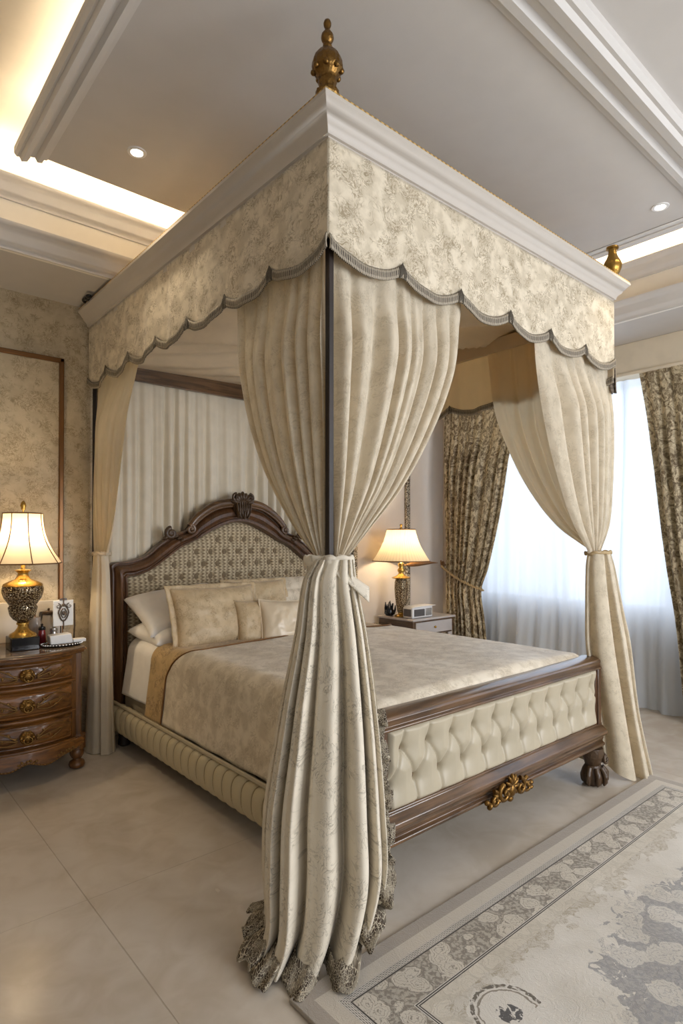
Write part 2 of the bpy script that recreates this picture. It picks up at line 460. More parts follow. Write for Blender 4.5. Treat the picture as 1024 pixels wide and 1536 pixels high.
# front wall (behind the viewpoint) with a wide opening added for fill light
FX0, FX1, FZ0, FZ1 = -2.6, 2.9, .35, 2.6
mb = MB()
mb.box(XL-.1, FX0, YF-.14, YF, 0, 3.7); mb.box(FX1, XR+.1, YF-.14, YF, 0, 3.7)
mb.box(FX0, FX1, YF-.14, YF, 0, FZ0); mb.box(FX0, FX1, YF-.14, YF, FZ1, 3.7)
struct(mb.build('wall_front', 'wallpaint', smooth=False))
def window(name, horiz, a0, a1, z0, z1, pos, mull):
    mb = MB(); t = .05
    def bx(p0, p1, q0, q1, d=.05):
        if horiz: mb.box(p0, p1, pos-d, pos+d, q0, q1)
        else: mb.box(pos-d, pos+d, p0, p1, q0, q1)
    bx(a0, a0+t, z0, z1); bx(a1-t, a1, z0, z1); bx(a0, a1, z0, z0+t); bx(a0, a1, z1-t, z1)
    for q in mull: bx(q-.035, q+.035, z0, z1, .04)
    fr = struct(mb.build(name, 'white', bevel=.004))
    g = MB(); d = .004
    if horiz: g.box(a0+t, a1-t, pos-d, pos+d, z0+t, z1-t)
    else: g.box(pos-d, pos+d, a0+t, a1-t, z0+t, z1-t)
    g.build('pane', 'glass', fr, smooth=False)
window('window_1', False, WY0, WY1, WZ0, WZ1, XR+.09, (1.25, .35, -.6, -1.6))
window('fill_window', True, FX0, FX1, FZ0, FZ1, YF-.08, (-.8, 1.1))  # unseen window, added behind the viewpoint to let fill light in

# ceiling: recess top, hanging central panel, perimeter soffit ring with stepped riser
RYB, RXR, RXL = 2.083, 3.088, -1.05
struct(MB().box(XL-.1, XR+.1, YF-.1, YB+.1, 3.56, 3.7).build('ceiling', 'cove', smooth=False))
mb = MB()
mb.box(-.58, 2.645, -.25, 1.667, ZP, ZP+.05)
mb.box(-.25, 2.30, -.25, 1.30, ZP+.05, 3.56)
mb.box(XL, XR, YF, -.25, ZP, 3.56)
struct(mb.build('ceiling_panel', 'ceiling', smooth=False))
mb = MB()   # soffit with hollow shelf
mb.box(XL, XR, RYB+.02, YB, ZS, ZS+.03); mb.box(RXR+.02, XR, -.25, RYB+.02, ZS, ZS+.03); mb.box(XL, RXL-.02, -.25, RYB+.02, ZS, ZS+.03)
mb.box(RXR+.02, XR, YF, -.25, ZS, ZS+.03); mb.box(XL, RXL-.02, YF, -.25, ZS, ZS+.03)
mb.box(RXR, RXR+.02, YF, -.25, ZS, ZP); mb.box(RXL-.02, RXL, YF, -.25, ZS, ZP)
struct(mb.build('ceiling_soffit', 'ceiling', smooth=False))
mb = MB()
mb.box(RXL-.02, RXR+.02, RYB, RYB+.02, ZS, 3.365); mb.box(RXR, RXR+.02, -.25, RYB, ZS, 3.365); mb.box(RXL-.02, RXL, -.25, RYB, ZS, 3.365)
mb.box(RXL, RXR+.02, RYB+.02, RYB+.3, 3.30, 3.32); mb.box(RXR+.02, RXR+.3, -.25, RYB+.02, 3.30, 3.32)
mb.box(RXL, RXR, RYB+.28, RYB+.3, 3.3, 3.56); mb.box(RXR+.28, RXR+.3, -.25, RYB+.3, 3.3, 3.56)
struct(mb.build('trim_1', 'cove', smooth=False))
def run(mb, prof, pts, closed=False):
    """sweep a profile (outward offset o, height z) along a mitred plan path; outward = right of travel"""
    P = [Vector(p) for p in pts]; n = len(P); rows = []
    for i in range(n):
        d0 = (P[i]-P[i-1]).normalized() if i else (P[1]-P[0]).normalized()
        d1 = (P[i+1]-P[i]).normalized() if i < n-1 else d0
        n0 = Vector((d0.y, -d0.x)); n1 = Vector((d1.y, -d1.x)); b = (n0+n1).normalized(); k = 1/max(.3, b.dot(n0))
        rows.append([(P[i].x+b.x*k*o, P[i].y+b.y*k*o, z) for o, z in prof])
    L = [0]
    for i in range(1, n): L.append(L[-1]+(P[i]-P[i-1]).length)
    V = [p for r in rows for p in r]; m_ = len(prof); F = []
    for i in range(n-1):
        for k in range(m_-1): F.append((i*m_+k, (i+1)*m_+k, (i+1)*m_+k+1, i*m_+k+1))
    F.append(tuple(range(m_))); F.append(tuple((n-1)*m_+k for k in range(m_))[::-1])
    mb.add(V, F, [(L[i], z) for i in range(n) for o, z in prof]); return mb
crown = [(0, 0), (.012, 0), (.014, .02), (.03, .03), (.034, .045), (.055, .07), (.06, .09), (.075, .1), (.08, .13), (.06, .135), (0, .14)]
ring = [(RXL, -.25), (RXL, RYB), (RXR, RYB), (RXR, -.25)]
def prof(scale, z0, flip=False, dep=1.): return [(o*scale*dep, z0+(z*scale)) for o, z in crown]
struct(run(MB(), prof(1.0, ZS), ring).build('trim_2', 'mould', ang=60))
struct(run(MB(), [(o, z) for o, z in prof(.9, 3.24)], ring).build('trim_3', 'mould', ang=60))
# mouldings under the hanging panel: a wide one along its left edge and one across the front
def flatmould(x0, x1, y0, y1, along):
    mb = MB(); steps = [(0, 0), (0, -.03), (.08, -.045), (.16, -.04), (.22, -.06), (.4, -.05), (.5, -.02), (.62, -.015), (.7, -.035), (.85, -.03), (.9, -.01), (1, -.008), (1, 0)]
    if along == 'y': pts = [(lerp(x0, x1, a), ZP+b) for a, b in steps]; mb.prism(pts, y0, y1, 'xz')
    else: pts = [(lerp(y0, y1, a), ZP+b) for a, b in steps]; mb.prism(pts, x0, x1, 'yz')
    return mb
struct(flatmould(-.60, -.45, -.36, 1.667, 'y').build('trim_4', 'mould', ang=30))
struct(flatmould(-.60, 2.66, -.56, -.33, 'x').build('trim_5', 'mould', ang=30))
struct(MB().box(2.60, 2.66, -.33, 1.667, ZP-.02, ZP+.06).box(2.56, 2.6, -.33, 1.667, ZP-.01, ZP).build('trim_6', 'mould', bevel=.006))
# bulkhead / pelmet over the window curtains
struct(MB().box(3.60, XR, YF, YB, 2.70, ZS).box(3.585, 3.60, YF, YB, 2.70, 2.725).build('trim_7', 'pelmet', bevel=.004))
# bronze wall-panel moulding left of the bed, with the inset wallpaper field
mb = MB(); x0, x1, z0, z1 = -1.25, -.085, .42, 2.585
for (a, b, c_, d_) in ((x0, x1, z1-.03, z1), (x0, x1, z0, z0+.03), (x1-.03, x1, z0, z1), (x0, x0+.03, z0, z1)): mb.box(a, b, YB-.025, YB, c_, d_)
struct(mb.build('trim_8', 'bronze', bevel=.006))
struct(MB().box(x0+.03, x1-.03, YB-.006, YB, z0+.03, z1-.03).build('trim_9', 'wallpaper_in', smooth=False))
# ornate silver-gold strip frame on the wall right of the bed
mb = MB()
mb.box(3.24, 3.30, YB-.035, YB, .5, 2.06); mb.box(2.5, 3.30, YB-.035, YB, 2.0, 2.06); mb.box(2.5, 2.56, YB-.035, YB, .5, 2.06); mb.box(2.5, 3.3, YB-.035, YB, .5, .56)
struct(mb.build('trim_10', 'ornframe', bevel=.012))
struct(MB().box(XL, 0, YB-.018, YB, 0, .11).box(2.4, XR, YB-.018, YB, 0, .11).build('baseboard_back', 'mould', bevel=.004))
struct(MB().box(XR-.018, XR, YF, YB-.02, 0, .11).build('baseboard_right', 'mould', bevel=.004))

# ------------------------------------------------------------------ downlights
def downlight(x, y, z, label):
    t = thing('ceiling_light', (x, y, z), label, 'ceiling light')
    MB().lathe([(.026, -.001), (.03, -.006), (.045, -.005), (.047, 0), (.026, 0)], (x, y, z), 32).build('trim_ring', 'white', t)
    MB().lathe([(0.0001, -.003), (.02, -.004), (.027, -.002)], (x, y, z), 24).build('lens', 'bulb', t)
    l = bpy.data.lights.new('downlight', 'SPOT'); l.energy = 14; l.color = (1, .84, .62); l.spot_size = 1.7; l.spot_blend = .8; l.shadow_soft_size = .04
    o = bpy.data.objects.new('downlight_beam', l); COL.objects.link(o); o.location = (x, y, z-.02)
k = 1.92/1.82
def P33(x, y): return (-1.2907+(x+1.2907)*k, -1.5698+(y+1.5698)*k)
a = P33(-.191, 1.163); downlight(a[0], a[1], ZP, 'small round recessed ceiling light left of the bed canopy')
a = P33(2.152, -.262); downlight(a[0], a[1], ZP, 'small round recessed ceiling light at right near the window side')

# ------------------------------------------------------------------ canopy bed
bed = thing('canopy_bed', (1.15, 1.3, 0), 'large cream and walnut four-poster canopy bed with tufted footboard', 'bed')
OW, OL = 2.39, 2.64
VX0, VX1, VY0 = .07, 2.32, .07
# posts
for (x, y) in ((.104, .104), (2.27, .15), (.10, 2.60), (2.26, 2.58)):
    mb = MB(); r = .0118
    mb.box(x-r, x+r, y-r, y+r, .12, 2.8)
    mb.build('post', 'darkwood', bed, bevel=.003)
# cornice
crn = [(0, 2.80), (0, 2.832), (.010, 2.834), (.013, 2.85), (.022, 2.862), (.034, 2.872), (.040, 2.886), (.044, 2.888), (.056, 2.905), (.066, 2.915), (.07, 2.918), (.07, 2.932), (0, 2.932), (-.06, 2.932)]
mb = MB(); path = [(VX0, OL), (VX0, VY0), (VX1, VY0), (VX1, OL)]   # travelling so that right = outward
cor = run(mb, [(o, z) for o, z in crn], path).build('cornice', 'cornice', bed, ang=50)
run(MB(), [(.045, 2.932), (.066, 2.932), (.066, 2.942), (.058, 2.948), (.045, 2.948)], path).build('gilt_bead', 'keybead', cor)
MB().box(VX0-.0, VX1, VY0, OL, 2.905, 2.93).build('dust_top', 'tester', bed, smooth=False)
# valances
def valance(p0, p1, outward, ncusp, z_c, dip, name_m='valance', rip=.006, fr='fringe', seed=0, fh=.042, off=0.):
    p0 = Vector(p0); p1 = Vector(p1); L = (p1-p0).length; d = (p1-p0)/L; o = Vector(outward)
    def zb(s): 
        f = (s*ncusp + off) % 1.0
        return z_c - dip*abs(math.sin(PI*f))**.75
    def ripple(s, v):
        e = min(1, min(s, 1-s)*L/.08)
        return rip*(.3+v)*e*(math.sin(s*L*19+seed)*.6 + math.sin(s*L*43+seed*2)*.3)
    mb = MB()
    def fn(u, v):
        z = lerp(2.825, zb(u), v); q = p0 + d*(u*L) + o*ripple(u, v)
        return ((q.x, q.y, z), (u*L+seed, z))
    mb.grid(fn, int(L*110), 22)
    vo = mb.build('valance', name_m, bed, solid=.004, ang=179)
    fb = MB()
    def fn2(u, v):
        c = abs(math.sin(PI*((u*ncusp+off) % 1.0)))
        z = zb(u) + .008 - v*(fh + .012*max(0, 1-c*6)); q = p0 + d*(u*L) + o*(ripple(u, 1) + .007 + .004*math.sin(v*PI) + .001*math.sin(u*L*220))
        return ((q.x, q.y, z), (u*L, v*fh))
    fb.grid(fn2, int(L*160), 5)
    fo = fb.build('fringe', fr, vo, solid=.006, ang=179)
    for kx in range(0, ncusp+1):
        s = (kx-off)/ncusp
        if s < .01 or s > .99: continue
        q = p0 + d*(s*L) + o*(ripple(s, 1)+.012); rb = MB()
        for t in range(5):
            e_ = (t-2)*.007
            rb.ell((q.x+d.x*e_, q.y+d.y*e_, z_c-.012-abs(e_)*1.2), (.0055, .0055, .026), seg=8, rings=6)
        rb.build('tassel_knot', 'fringe', vo)
valance((VX0, OL-.01), (VX0, VY0), (-1, 0), 7, 2.475, .062, seed=1.3, rip=.010)
valance((VX0, VY0), (VX1, VY0), (0, -1), 6, 2.470, .062, seed=5.1, rip=.005)
valance((VX1, VY0), (VX1, OL-.01), (-1, 0), 6, 2.385, .055, name_m='lining', rip=.020, seed=2.2, off=.1)
# dark fringe end hanging at the right foot corner
mb = MB()
mb.grid(lambda u, v: ((VX1+.012+.02*math.sin(u*9)*v, VY0-.005+u*.13*(1-v*.75), 2.42-v*(.15)), (u*.13, v*.17)), 14, 10)
mb.build('fringe_tail', 'fringe_dark', bed, solid=.005, ang=179)
# rear rail and tester lining
MB().box(.12, 2.26, 2.545, 2.575, 2.50, 2.62).build('rear_rail', 'wood_x', bed, bevel=.004)
MB().box(2.275, 2.305, .13, 2.56, 2.70, 2.80).build('side_rail_top', 'lining', bed, bevel=.004)
def tester(u, v):
    x = lerp(.085, 2.305, u); y = lerp(.09, 2.56, v)
    s = max(0., (y-.9)/1.68); s = s*s*(3-2*s)
    z = 2.80 - .215*s*(1-.30*u) - .03*math.sin(PI*u)*(1-s)
    q = (y*1.0 + x*.55)
    fd = min(1, (1-v)/.12)
    z += (.09*(abs(math.sin(q*5.5 + .7*math.sin(x*3)))**.8-.6)*math.sin(PI*min(1, v)) + .014*math.sin(q*27+2)*s)*fd + .03*(1-fd)*0
    return ((x, y, z), (x, y))
MB().grid(tester, 60, 110).build('tester_lining', 'tester', bed, solid=.004, ang=179)
# finials
def finial(x, y, z, s, mat, fat=1.):
    p = [(.036, 0), (.040, .004), (.040, .022), (.032, .028), (.027, .034), (.030, .05), (.033, .06), (.030, .066), (.034, .08), (.044, .092), (.051, .1), (.053, .112), (.052, .130), (.045, .150), (.034, .166), (.020, .180), (.014, .186), (.016, .192), (.015, .198), (.012, .203), (.019, .212), (.0215, .222), (.0205, .234), (.013, .246), (.009, .252), (.008, .258), (.0125, .268), (.0135, .278), (.010, .288), (.0002, .293)]
    mb = MB().lathe([(r*s*fat, h*s) for r, h in p], (x, y, z), 40, flute=16, famt=.10)
    for q in range(8):
        a = q*PI/4; mb.ell((x+.052*s*math.cos(a), y+.052*s*math.sin(a), z+.098*s), (.011*s,)*3, seg=8, rings=6)
    mb.build('finial', mat, bed, ang=50)
finial(.045, .045, 2.940, .96, 'oldgold')
def finial2(x, y, z):
    p = [(.03, 0), (.034, .01), (.03, .025), (.02, .032), (.024, .04), (.04, .055), (.05, .08), (.052, .1), (.045, .12), (.034, .14), (.026, .16), (.022, .18), (.024, .195), (.034, .2), (.034, .21), (.0002, .214)]
    MB().lathe(p, (x, y, z), 32, flute=6, famt=.06).build('finial', 'gold', bed, ang=50)
finial2(2.315, .075, 2.943)
mb = MB()
mb.ell((.0, 2.42, 2.945), (.03, .03, .016)); mb.tube([(.0+.03*math.cos(a)*(1-a/8), 2.46+.035*math.sin(a), 2.94+.003*a) for a in [i*.4 for i in range(14)]], .009); mb.ell((-.02, 2.36, 2.935), (.02, .025, .012))
mb.build('corner_scroll', 'black', bed)

# headboard ---------------------------------------------------------------
HC = 1.17
pairs = [((.18, .20), (.29, .20)), ((.18, .7), (.29, .7)), ((.18, 1.12), (.29, 1.04)), ((.182, 1.215), (.292, 1.115)), ((.30, 1.232), (.36, 1.125)), ((.42, 1.27), (.46, 1.165)), ((.52, 1.35), (.575, 1.24)), ((.63, 1.415), (.68, 1.315)), ((.735, 1.455), (.80, 1.37)), ((.80, 1.535), (.87, 1.408)), ((.93, 1.622), (.99, 1.466)), ((1.06, 1.655), (1.09, 1.503)), ((1.17, 1.665), (1.17, 1.512))]
full = pairs + [((2*HC-a[0], a[1]), (2*HC-b[0], b[1])) for a, b in pairs[-2::-1]]
def cat(P, t):
    n = len(P)-1; i = min(int(t*n), n-1); f = t*n-i
    g = lambda j: np.array(P[min(max(j, 0), n)], float)
    a, b, c, d = g(i-1), g(i), g(i+1), g(i+2)
    return .5*((2*b)+(-a+c)*f+(2*a-5*b+4*c-d)*f*f+(-a+3*b-3*c+d)*f**3)
OUT = [p[0] for p in full]; INN = [p[1] for p in full]
hb_prof = [(0, .045), (0, -.0), (.05, -.012), (.12, -.014), (.16, -.004), (.2, -.002), (.3, -.03), (.45, -.045), (.6, -.042), (.72, -.022), (.78, -.02), (.82, -.032), (.92, -.03), (.97, -.012), (1, .0), (1, .03)]
hb = MB()
nP = len(hb_prof)-1
def hfn(u, v):
    o = cat(OUT, u); i = cat(INN, u); w, dy = hb_prof[int(round(v*nP))]; q = o*(1-w)+i*w
    return ((q[0], 2.50+dy, q[1]), (u*4, w*.1))
hb.grid(hfn, 200, nP)
head = hb.build('headboard', 'wood_z', bed, ang=35, solid=0)
MB().grid(lambda u, v: ((lambda o, i: ((lerp(o[0], i[0], v), 2.548, lerp(o[1], i[1], v)), (u, v)))(cat(OUT, u), cat(INN, u))), 120, 1).build('frame_back', 'wood_z', head)
# outer arch moulding with scroll ends
ARC = [(.745, 1.475), (.80, 1.54), (.88, 1.60), (.97, 1.645), (1.07, 1.665), (1.17, 1.67)]
ARC = ARC + [(2*HC-a, b) for a, b in ARC[-2::-1]]
mb = MB(); P = [cat(ARC, t/60) for t in range(61)]
mb.tube([(p[0], 2.478, p[1]) for p in P], [.025+.009*math.sin(PI*i/60) for i in range(61)], 12)
mb.tube([(p[0], 2.465, p[1]-.03) for p in P], .010, 8)
def volute(mb, cx_, y, cz_, R, dirx, turns=1.6, thick=.014, start=PI/2):
    pts = []; rr = []
    for i in range(34):
        t = i/33; a = start + dirx*t*turns*2*PI; r = R*(1-t)*1.0+.004
        pts.append((cx_+r*math.cos(a), y-.012*t, cz_+r*math.sin(a))); rr.append(thick*(1-.5*t))
    mb.tube(pts, rr, 8)
for sx in (-1, 1):
    volute(mb, HC+sx*.425, 2.465, 1.455, .032, sx, 1.5, .015)
    mb.ell((HC+sx*.425, 2.455, 1.455), (.012, .014, .012))
mb.build('arch_moulding', 'wood_x', head, ang=50)
for sx in (-1, 1):
    mb = MB(); cx_ = HC+sx*.585; cz_ = 1.415
    volute(mb, cx_-sx*.0, 2.455, cz_+.008, .034, -sx, 1.7, .019)
    mb.ell((cx_, 2.46, cz_+.006), (.040, .022, .034)); mb.ell((cx_+sx*.03, 2.462, cz_-.02), (.03, .02, .016), (0, sx*.5, 0))
    for t in range(6):
        mb.ell((cx_-sx*(.035+.012*t), 2.458, cz_-.015-.007*t+.012*(t % 2)), (.014, .018, .011), (0, sx*.6, 0))
    mb.build('scroll_carving', 'carve', head, ang=70)
mb = MB()
for t in range(9):
    a = PI*(.06+.88*t/8); L = .062 if t % 2 == 0 else .052
    mb.ell((HC+.052*math.cos(a), 2.448, 1.655+.045*math.sin(a)), (.014, .022, L*.55), (0, PI/2-a, 0))
for t in range(7):
    xx = HC-.045+.015*t; mb.ell((xx, 2.438, 1.615-.0*abs(t-3)), (.0085, .02, .055), (0, .04*(t-3), 0))
for t in range(5):
    xx = HC-.036+.018*t; mb.ell((xx, 2.428, 1.585+.01*(t % 2)), (.008, .016, .032), (0, .2*(t-2), 0))
mb.ell((HC, 2.46, 1.64), (.062, .03, .075))
for sx in (-1, 1): volute(mb, HC+sx*.05, 2.44, 1.69, .024, -sx, 1.4, .009)
mb.v = [(HC+(x-HC)*1.22, 2.47+(y-2.47)*1.3, 1.64+(z-1.64)*1.22) for x, y, z in mb.v]
mb.build('crest_carving', 'carve', head, ang=70)
# upholstered panel with diamond tufts
tb = []; 
for r_ in range(6):
    for c_ in range(-6, 7):
        xx = HC + (c_ + (.5 if r_ % 2 else 0))*.118; zz = .92 + r_*.092
        tb.append((xx, zz))
def inner_top(x):
    best = None
    xs = [p[0] for p in INNS]; return float(np.interp(x, xs, [p[1] for p in INNS]))
INNS = [tuple(cat(INN, t/300)) for t in range(301)]
INNS = [p for p in INNS if p[1] > 1.10]; INNS.sort()
tuf = [(a, b) for a, b in tb if b < inner_top(a)-.06 and .45 < a < 1.9]
def pfn(u, v):
    x = lerp(.285, 2*HC-.285, u); zt = inner_top(x)+.004; z = lerp(.25, zt, v)
    e = min(x-.285, 2*HC-.285-x, zt-z); y = 2.528 - .03*min(1, max(e, 0)/.06)**.5
    d = min([(x-a)**2+(z-b)**2 for a, b in tuf] or [1])
    y += .030*math.exp(-d/(.019**2)) + .010*math.exp(-d/(.045**2))
    return ((x, y, z), (x, z))
MB().grid(pfn, 170, 130).build('upholstered_panel', 'woven', head, ang=179)
b0 = None
for a, b in tuf:
    if b0 is None: b0 = MB().ell((a, 2.518, b), (.019, .006, .027), seg=10, rings=6).build('tuft_button', 'button_shade', head, origin=(a, 2.518, b)); continue  # brown buttons stand in for the dark shading in the tufts
    c_ = b0.copy(); COL.objects.link(c_); c_.parent = head; c_.location = Vector((a, 2.518, b)) - wpos(head)
MB().box(.19, 2*HC-.19, 2.535, 2.56, .2, 1.1).build('backing_board', 'wood_x', head, smooth=False)

# footboard ---------------------------------------------------------------
FB0, FB1, FBY = .27, 2.06, .045
foot_root = MB().prism([(.105, .655), (.105, .30), (.06, .30), (.06, .655)], FB0+.03, FB1-.03, 'yz').build('footboard', 'wood_x', bed, smooth=False)
top = [(-.005, .655), (-.012, .660), (-.012, .668), (.0, .674), (-.004, .69), (-.010, .70), (-.004, .712), (.015, .72), (.07, .722), (.115, .715), (.12, .70), (.11, .655)]
top = [(FBY+a*1.0-.01, b-.012) for a, b in top]
mb = MB().prism(top, FB0-.01, FB1+.01, 'yz'); mb.build('top_rail', 'wood_x', foot_root, bevel=.003, ang=30)
bot = [(.0, .345), (-.012, .335), (-.012, .325), (-.02, .318), (-.042, .30), (-.046, .285), (-.038, .27), (-.02, .262), (-.022, .25), (-.014, .235), (-.03, .225), (-.030, .212), (-.01, .205), (.08, .205), (.10, .22), (.10, .345)]
bot = [(FBY+a, b) for a, b in bot]
MB().prism(bot, FB0-.0, FB1+.01, 'yz').build('bottom_rail', 'wood_x', foot_root, bevel=.003, ang=30)
for x0, x1 in ((FB0, FB0+.065), (FB1-.065, FB1)):
    mb = MB().box(x0, x1, FBY-.012, .10, .335, .655); mb.box(x0+.014, x1-.014, FBY-.02, FBY, .335, .655)
    mb.build('stile', 'wood_z', foot_root, bevel=.004)
PX0, PX1, PZ0, PZ1 = FB0+.065, FB1-.065, .335, .652
nb = 10; sp = (1.79-.42)/9
ub = [(.42+sp*i, .565) for i in range(nb+1)]; lb = [(.42-sp*.5+sp*i, .435) for i in range(nb+2)]
segs = []
for a in ub:
    segs.append((a, (a[0], PZ1+.02)))
    for b in lb:
        if abs(abs(b[0]-a[0])-sp/2) < .01: segs.append((a, b))
for b in lb: segs.append((b, (b[0], PZ0-.02)))
SA = np.array([s[0] for s in segs]); SB = np.array([s[1] for s in segs]); BT = np.array(ub+lb)
def bulge(u, v):
    x = lerp(PX0, PX1, u); z = lerp(PZ0, PZ1, v); p = np.array([x, z])
    ab = SB-SA; t = np.clip(((p-SA)*ab).sum(1)/(ab**2).sum(1), 0, 1); q = SA+ab*t[:, None]
    d = math.sqrt(((p-q)**2).sum(1).min()); db = math.sqrt(((p-BT)**2).sum(1).min())
    h = .016*(1-math.exp(-d/.007)) + .026*(1-math.exp(-(db/.052)**1.6))
    h -= .022*math.exp(-(db/.013)**2)
    e = min(x-PX0, PX1-x, z-PZ0, PZ1-z); h *= min(1, max(e, 0)/.02)**.5
    return ((x, FBY+.012-h, z), (x, z))
MB().grid(bulge, 330, 66).build('tufted_panel', 'leather', foot_root, ang=179)
b0 = None
for x, z in ub+lb:
    if not PX0+.02 < x < PX1-.02: continue
    if b0 is None: b0 = MB().ell((x, FBY+.020, z), (.008, .006, .008), seg=10, rings=6).build('tuft_button', 'leather', foot_root, origin=(x, FBY+.020, z)); continue
    c_ = b0.copy(); COL.objects.link(c_); c_.parent = foot_root; c_.location = Vector((x, FBY+.020, z)) - wpos(foot_root)
# gilt ornament in the middle of the bottom rail
mb = MB(); oc = 1.09
random.seed(3)
for sx in (-1, 1):
    volute(mb, oc+sx*.13, FBY-.055, .225, .032, sx, 1.4, .010); volute(mb, oc+sx*.065, FBY-.06, .235, .035, -sx, 1.3, .012)
    for t in range(7): mb.ell((oc+sx*(.03+.022*t), FBY-.055, .222+.018*math.sin(t*1.9)), (.018, .014, .011), (0, random.uniform(-1, 1), 0))
    mb.ell((oc+sx*.175, FBY-.05, .222), (.016, .012, .012))
for t in range(7):
    a = PI*t/6; mb.ell((oc+.03*math.cos(a), FBY-.062, .25+.035*math.sin(a)), (.010, .012, .026), (0, PI/2-a, 0))
mb.ell((oc, FBY-.055, .235), (.03, .02, .035)); mb.ell((oc, FBY-.05, .195), (.02, .014, .016))
mb.build('gilt_ornament', 'oldgold', foot_root, ang=70)
# feet
mb = MB(); mb.lathe([(.030, 0), (.038, .006), (.040, .03), (.030, .07), (.034, .11), (.044, .15), (.046, .24)], (.275, .075, 0), 24)
mb.build('foot', 'darkwood', bed)
def claw(x, y):
    mb = MB(); mb.lathe([(.045, .0), (.062, .02), (.066, .05), (.055, .085), (.04, .11), (.05, .14), (.06, .17), (.055, .205)], (x, y, 0), 24)
    f = mb.build('foot', 'carve', bed)
    cb = MB()
    for t in range(5):
        a = -PI*.95+t*PI*.225
        cb.tube([(x+.05*math.cos(a), y+.05*math.sin(a), .10), (x+.072*math.cos(a), y+.072*math.sin(a), .07), (x+.074*math.cos(a), y+.074*math.sin(a), .03), (x+.065*math.cos(a), y+.065*math.sin(a), .008)], [.014, .017, .014, .006], 8)
    cb.ell((x+.045, y-.03, .15), (.022, .022, .035)); volute(cb, x+.04, y-.055, .14, .022, 1, 1.3, .009)
    cb.build('claw_carving', 'carve', f, ang=70)
claw(2.0, .055)
for x, y in ((.24, 2.42), (2.06, 2.42)): MB().lathe([(.03, 0), (.04, .01), (.035, .06), (.045, .15)], (x, y, 0), 20).build('foot', 'darkwood', bed)
# side rails: fat channelled rolls
def siderail(sgn):
    xb = .215 if sgn < 0 else 2.085
    y0, y1 = .12, 2.50; pitch = .088
    def fn(u, v):
        y = lerp(y0, y1, u); a = v*2*PI
        ph = ((y + .03*math.cos(a))/pitch) % 1.0; cr = abs(ph-.5)*2
        g = .66 + .34*abs(math.sin(PI*ph))**.4
        rx, rz = .055*g, .093*(.4+.6*g)
        ca, sa = math.cos(a), math.sin(a)
        ex = math.copysign(abs(ca)**.8, ca)*rx; ez = math.copysign(abs(sa)**.8, sa)*rz
        return ((xb+ex, y, .185+ez), (y + .03*math.cos(a), v*.5))
    o = MB().grid(fn, 760, 28, False).build('side_rail', 'channel', bed, ang=179)
    sx = sgn
    MB().tube([(xb+sx*.022, lerp(y0, y1, t/60), .285) for t in range(61)], .011, 8).build('piping', 'leather', o)
siderail(-1); siderail(1)
MB().box(.262, 2.065, .11, 2.48, .15, .40).build('box_base', 'box', bed, bevel=.02)

# ------------------------------------------------------------------ bedding
MX0, MX1, MZ = .235, 2.09, .705
def shellx(s, off, zl, dome=.02):
    """cross-section across the bed: s 0..1 from left hem over the top to right hem"""
    zt = MZ; side = zt-zl; top_w = MX1-MX0; R = .09
    L = [side-R, R*PI/2, top_w-2*R-.08, R*PI/2, side-R]; T = sum(L); q = s*T
    if q < L[0]: p = (MX0+.04*(q/L[0]), zl+q); n = (-1, .08)
    elif q < L[0]+L[1]:
        a = (q-L[0])/R; p = (MX0+.04+R-R*math.cos(a), zt-R+R*math.sin(a)); n = (-math.cos(a), math.sin(a))
    elif q < sum(L[:3]):
        t = (q-L[0]-L[1])/L[2]; p = (MX0+.04+R+t*L[2], zt+dome*math.sin(PI*t)); n = (0, 1)
    elif q < sum(L[:4]):
        a = (q-sum(L[:3]))/R; p = (MX1-.04-R+R*math.sin(a), zt-R+R*math.cos(a)); n = (math.sin(a), math.cos(a))
    else: t = q-sum(L[:4]); p = (MX1-.04+.04*t/L[4], zt-R-t); n = (1, .08)
    return (p[0]+n[0]*off, p[1]+n[1]*off)
def yend(u): t = min(1, max(0, (u-.10)/.10))*min(1, max(0, (.90-u)/.10)); return 1.78 - .17*t*t*(3-2*t)
def cover(y0, y1, zl, off, wr, nu=150, nv=60, endfall=False, zl_r=None):
    def fn(u, v):
        y = lerp(y0, y1(u) if callable(y1) else y1, v)
        w = noise.noise(Vector((u*9+3, y*2.2, off*90)))*wr + noise.noise(Vector((u*22, y*7, 5)))*wr*.35
        x, z = shellx(u, off + w, zl + (0 if 0.1 < u < .9 else noise.noise(Vector((y*6, 1, 2)))*wr*1.2))
        if endfall:
            t = max(0, (.165-y)/.06); z -= .045*min(1, t)**2*(1 if z > .6 else 0)
        return ((x, y, z), (u*2.9, y))
    return MB().grid(fn, nu, nv)
mt = MB().box(.31, 2.02, .15, 2.46, .41, .665).build('mattress', 'linen', bevel=.05, origin=(1.15, 1.3, .38))
mt.modifiers['b'].segments = 4
tag(mt, 'thick mattress under the covers on the canopy bed', 'mattress')
o = cover(1.95, 2.44, .345, .004, .005).build('white_sheet', 'linen', origin=(1.15, 2.2, .7), ang=179, solid=.004); tag(o, 'white cotton sheet tucked over the mattress below the pillows', 'sheet')
bs = cover(.105, yend, .29, .020, .007, endfall=True, nv=90).build('bedspread', 'spread', origin=(1.15, 1., .7), ang=179, solid=.006); tag(bs, 'beige jacquard bedspread with mottled pattern spread over the bed', 'bedspread')
o = cover(1.50, 2.04, .275, .011, .004).build('turned_band', 'band', bs, ang=179, solid=.006); tag(o, 'gold damask border')
P_ = []
for i in range(201):
    u = i/200; x, z = shellx(u, .026, .29); P_.append((x, yend(u), z))
MB().tube(P_, .0055, 8).build('piping', 'bronze', bs)

